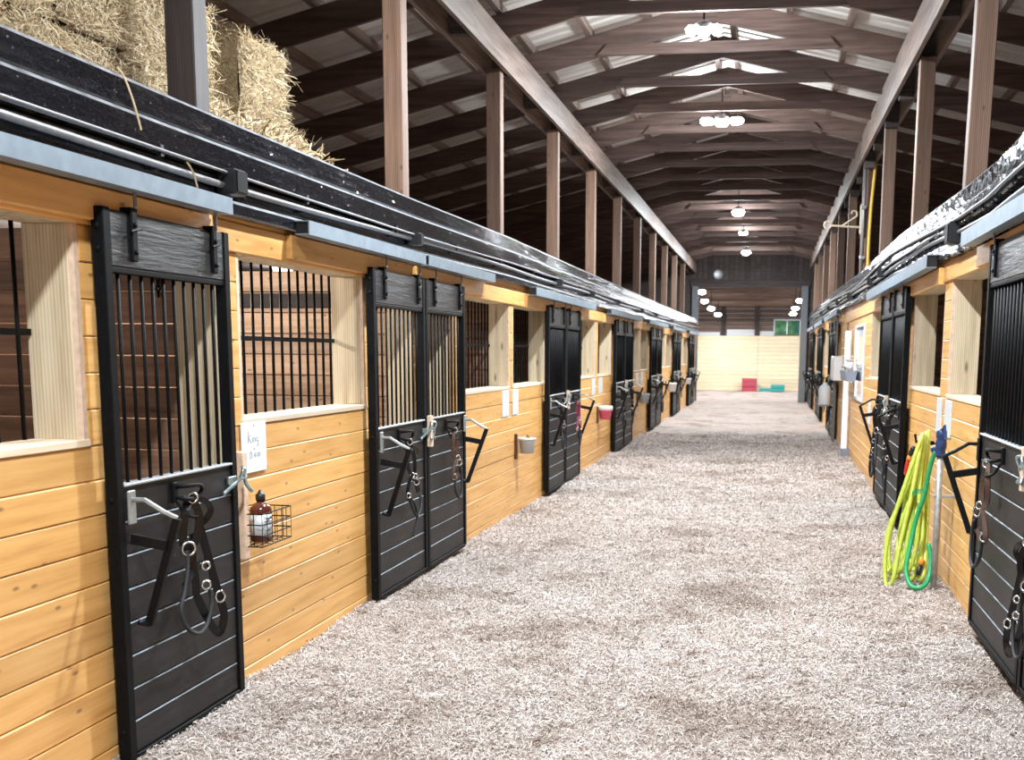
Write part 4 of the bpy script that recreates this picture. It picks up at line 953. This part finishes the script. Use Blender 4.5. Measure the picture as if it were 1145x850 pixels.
for i in range(14):
    y0, y1 = YE+.15+i*.88, YE+.15+(i+1)*.88; z = lambda y: 4.6-(y-40)*.072
    MB().add([(-9, y0, z(y0)), (8, y0, z(y0)), (8, y1-.02, z(y1)), (-9, y1-.02, z(y1))], [(0, 1, 2, 3)]).build('ceiling_board', M_arena_up, ac)
    MB().box(-9, 8, y0, y0+.08, z(y0)-.18, z(y0)).build('ceiling_joist', M_arena_up, ac)
slab('floor_arena', -9, -6.2, YE, YA+.5, -.06, .0, M_floor); slab('floor_arena_right', 5.0, 8, YE, YA+.5, -.06, .0, M_floor)
wn = thing('window_arena', (.65, YA+.3, 2.4), kind='structure'); WN[0] += 1; wn.name = 'window_%d' % WN[0]; WPOS[wn.name] = np.array((.65, YA+.3, 2.4))
m_w = m_emit('daylit_foliage_view', (.25, .55, .42), .0)
def m_foliage():
    m, N, L, P = nt('foliage'); v = coords(N, L, (1, 1, 1)); n = noise(N, L, v, 3, 4); r = ramp(N, [(.35, (.03, .16, .12)), (.55, (.10, .32, .12)), (.75, (.30, .52, .40))]); L.new(n, r.inputs[0]); L.new(r.outputs[0], P.inputs['Base Color']); P.inputs['Roughness'].default_value = .7; return m
M_fol = m_foliage()
MB().box(.14, 1.18, YA+.26, YA+.29, 2.42, 3.0).build('pane', M_fol, wn, label='green tinted window pane')
for a in ((.08, .14, 2.38, 3.06), (1.18, 1.24, 2.38, 3.06), (.63, .68, 2.42, 3.0), (.14, 1.18, 3.0, 3.06)): MB().box(a[0], a[1], YA+.2, YA+.28, a[2], a[3], .004).build('frame', M_grey, wn)
AL = [(-2.38, 41.2, 3.66), (-2.44, 44, 3.47), (-2.34, 47, 3.32), (-2.2, 50, 3.18), (.95, 42.5, 3.42), (.86, 46, 3.29), (.84, 49.5, 3.2)]
for i, (x, y, z) in enumerate(AL):
    lab = ('arena lamp in the left row, %s from the opening' % ORD[i]) if i < 4 else ('arena lamp in the right row, %s from the opening' % ORD[i-4])
    t = thing('arena_lamp', (x, y, z), lab, 'lamp', 'lamps hanging in the arena')
    MB().lathe((x, y, z-.08), [(.03, 0), (.12, .03), (.14, .09), (.1, .13)], (0, 0, 1), 12).build('lens', M_lamp, t)
    MB().lathe((x, y, z+.05), [(.11, 0), (.05, .08), (.02, .1)], (0, 0, 1), 12).build('housing', M_conduit, t)
    MB().sweep([(x, y, z+.14), (x, y, 4.55-(y-40)*.072)], .012, None, 5).build('cord', M_frame, t)
    ld = bpy.data.lights.new('arena_lamp_light', 'AREA'); ld.shape = 'DISK'; ld.size = .25; ld.energy = 62; ld.color = (.98, .98, 1)
    lo = bpy.data.objects.new('arena_lamp_light', ld); C.objects.link(lo); lo.parent = t; lo.location = (0, 0, -.2)
def steps(name, x0, x1, h, n, mat, label, flip=False):
    t = thing(name, ((x0+x1)/2, YA-.6, 0), label, 'mounting block')
    for i in range(n):
        if flip: a, b = x0+(x1-x0)*i/n*.9, x1; MB().box(a, b, YA-.9, YA-.3, h*i/n, h*(i+1)/n-.01, .015).build('step', mat, t)
        else: MB().box(x0, x1, YA-.95+i*.2, YA-.2, h*i/n, h*(i+1)/n-.015, .015).build('step', mat, t)
    for x in (x0+.02, x1-.02): MB().box(x-.015, x+.015, YA-.94, YA-.22, 0, h*.32, .004).build('side_panel', mat, t)
steps('mounting_block', -1.18, -.56, .56, 3, M_maroon, 'maroon stepped mounting block by the pale arena wall')
steps('mounting_block', -.42, .62, .30, 2, M_teal, 'low teal mounting block beside the maroon one', True)
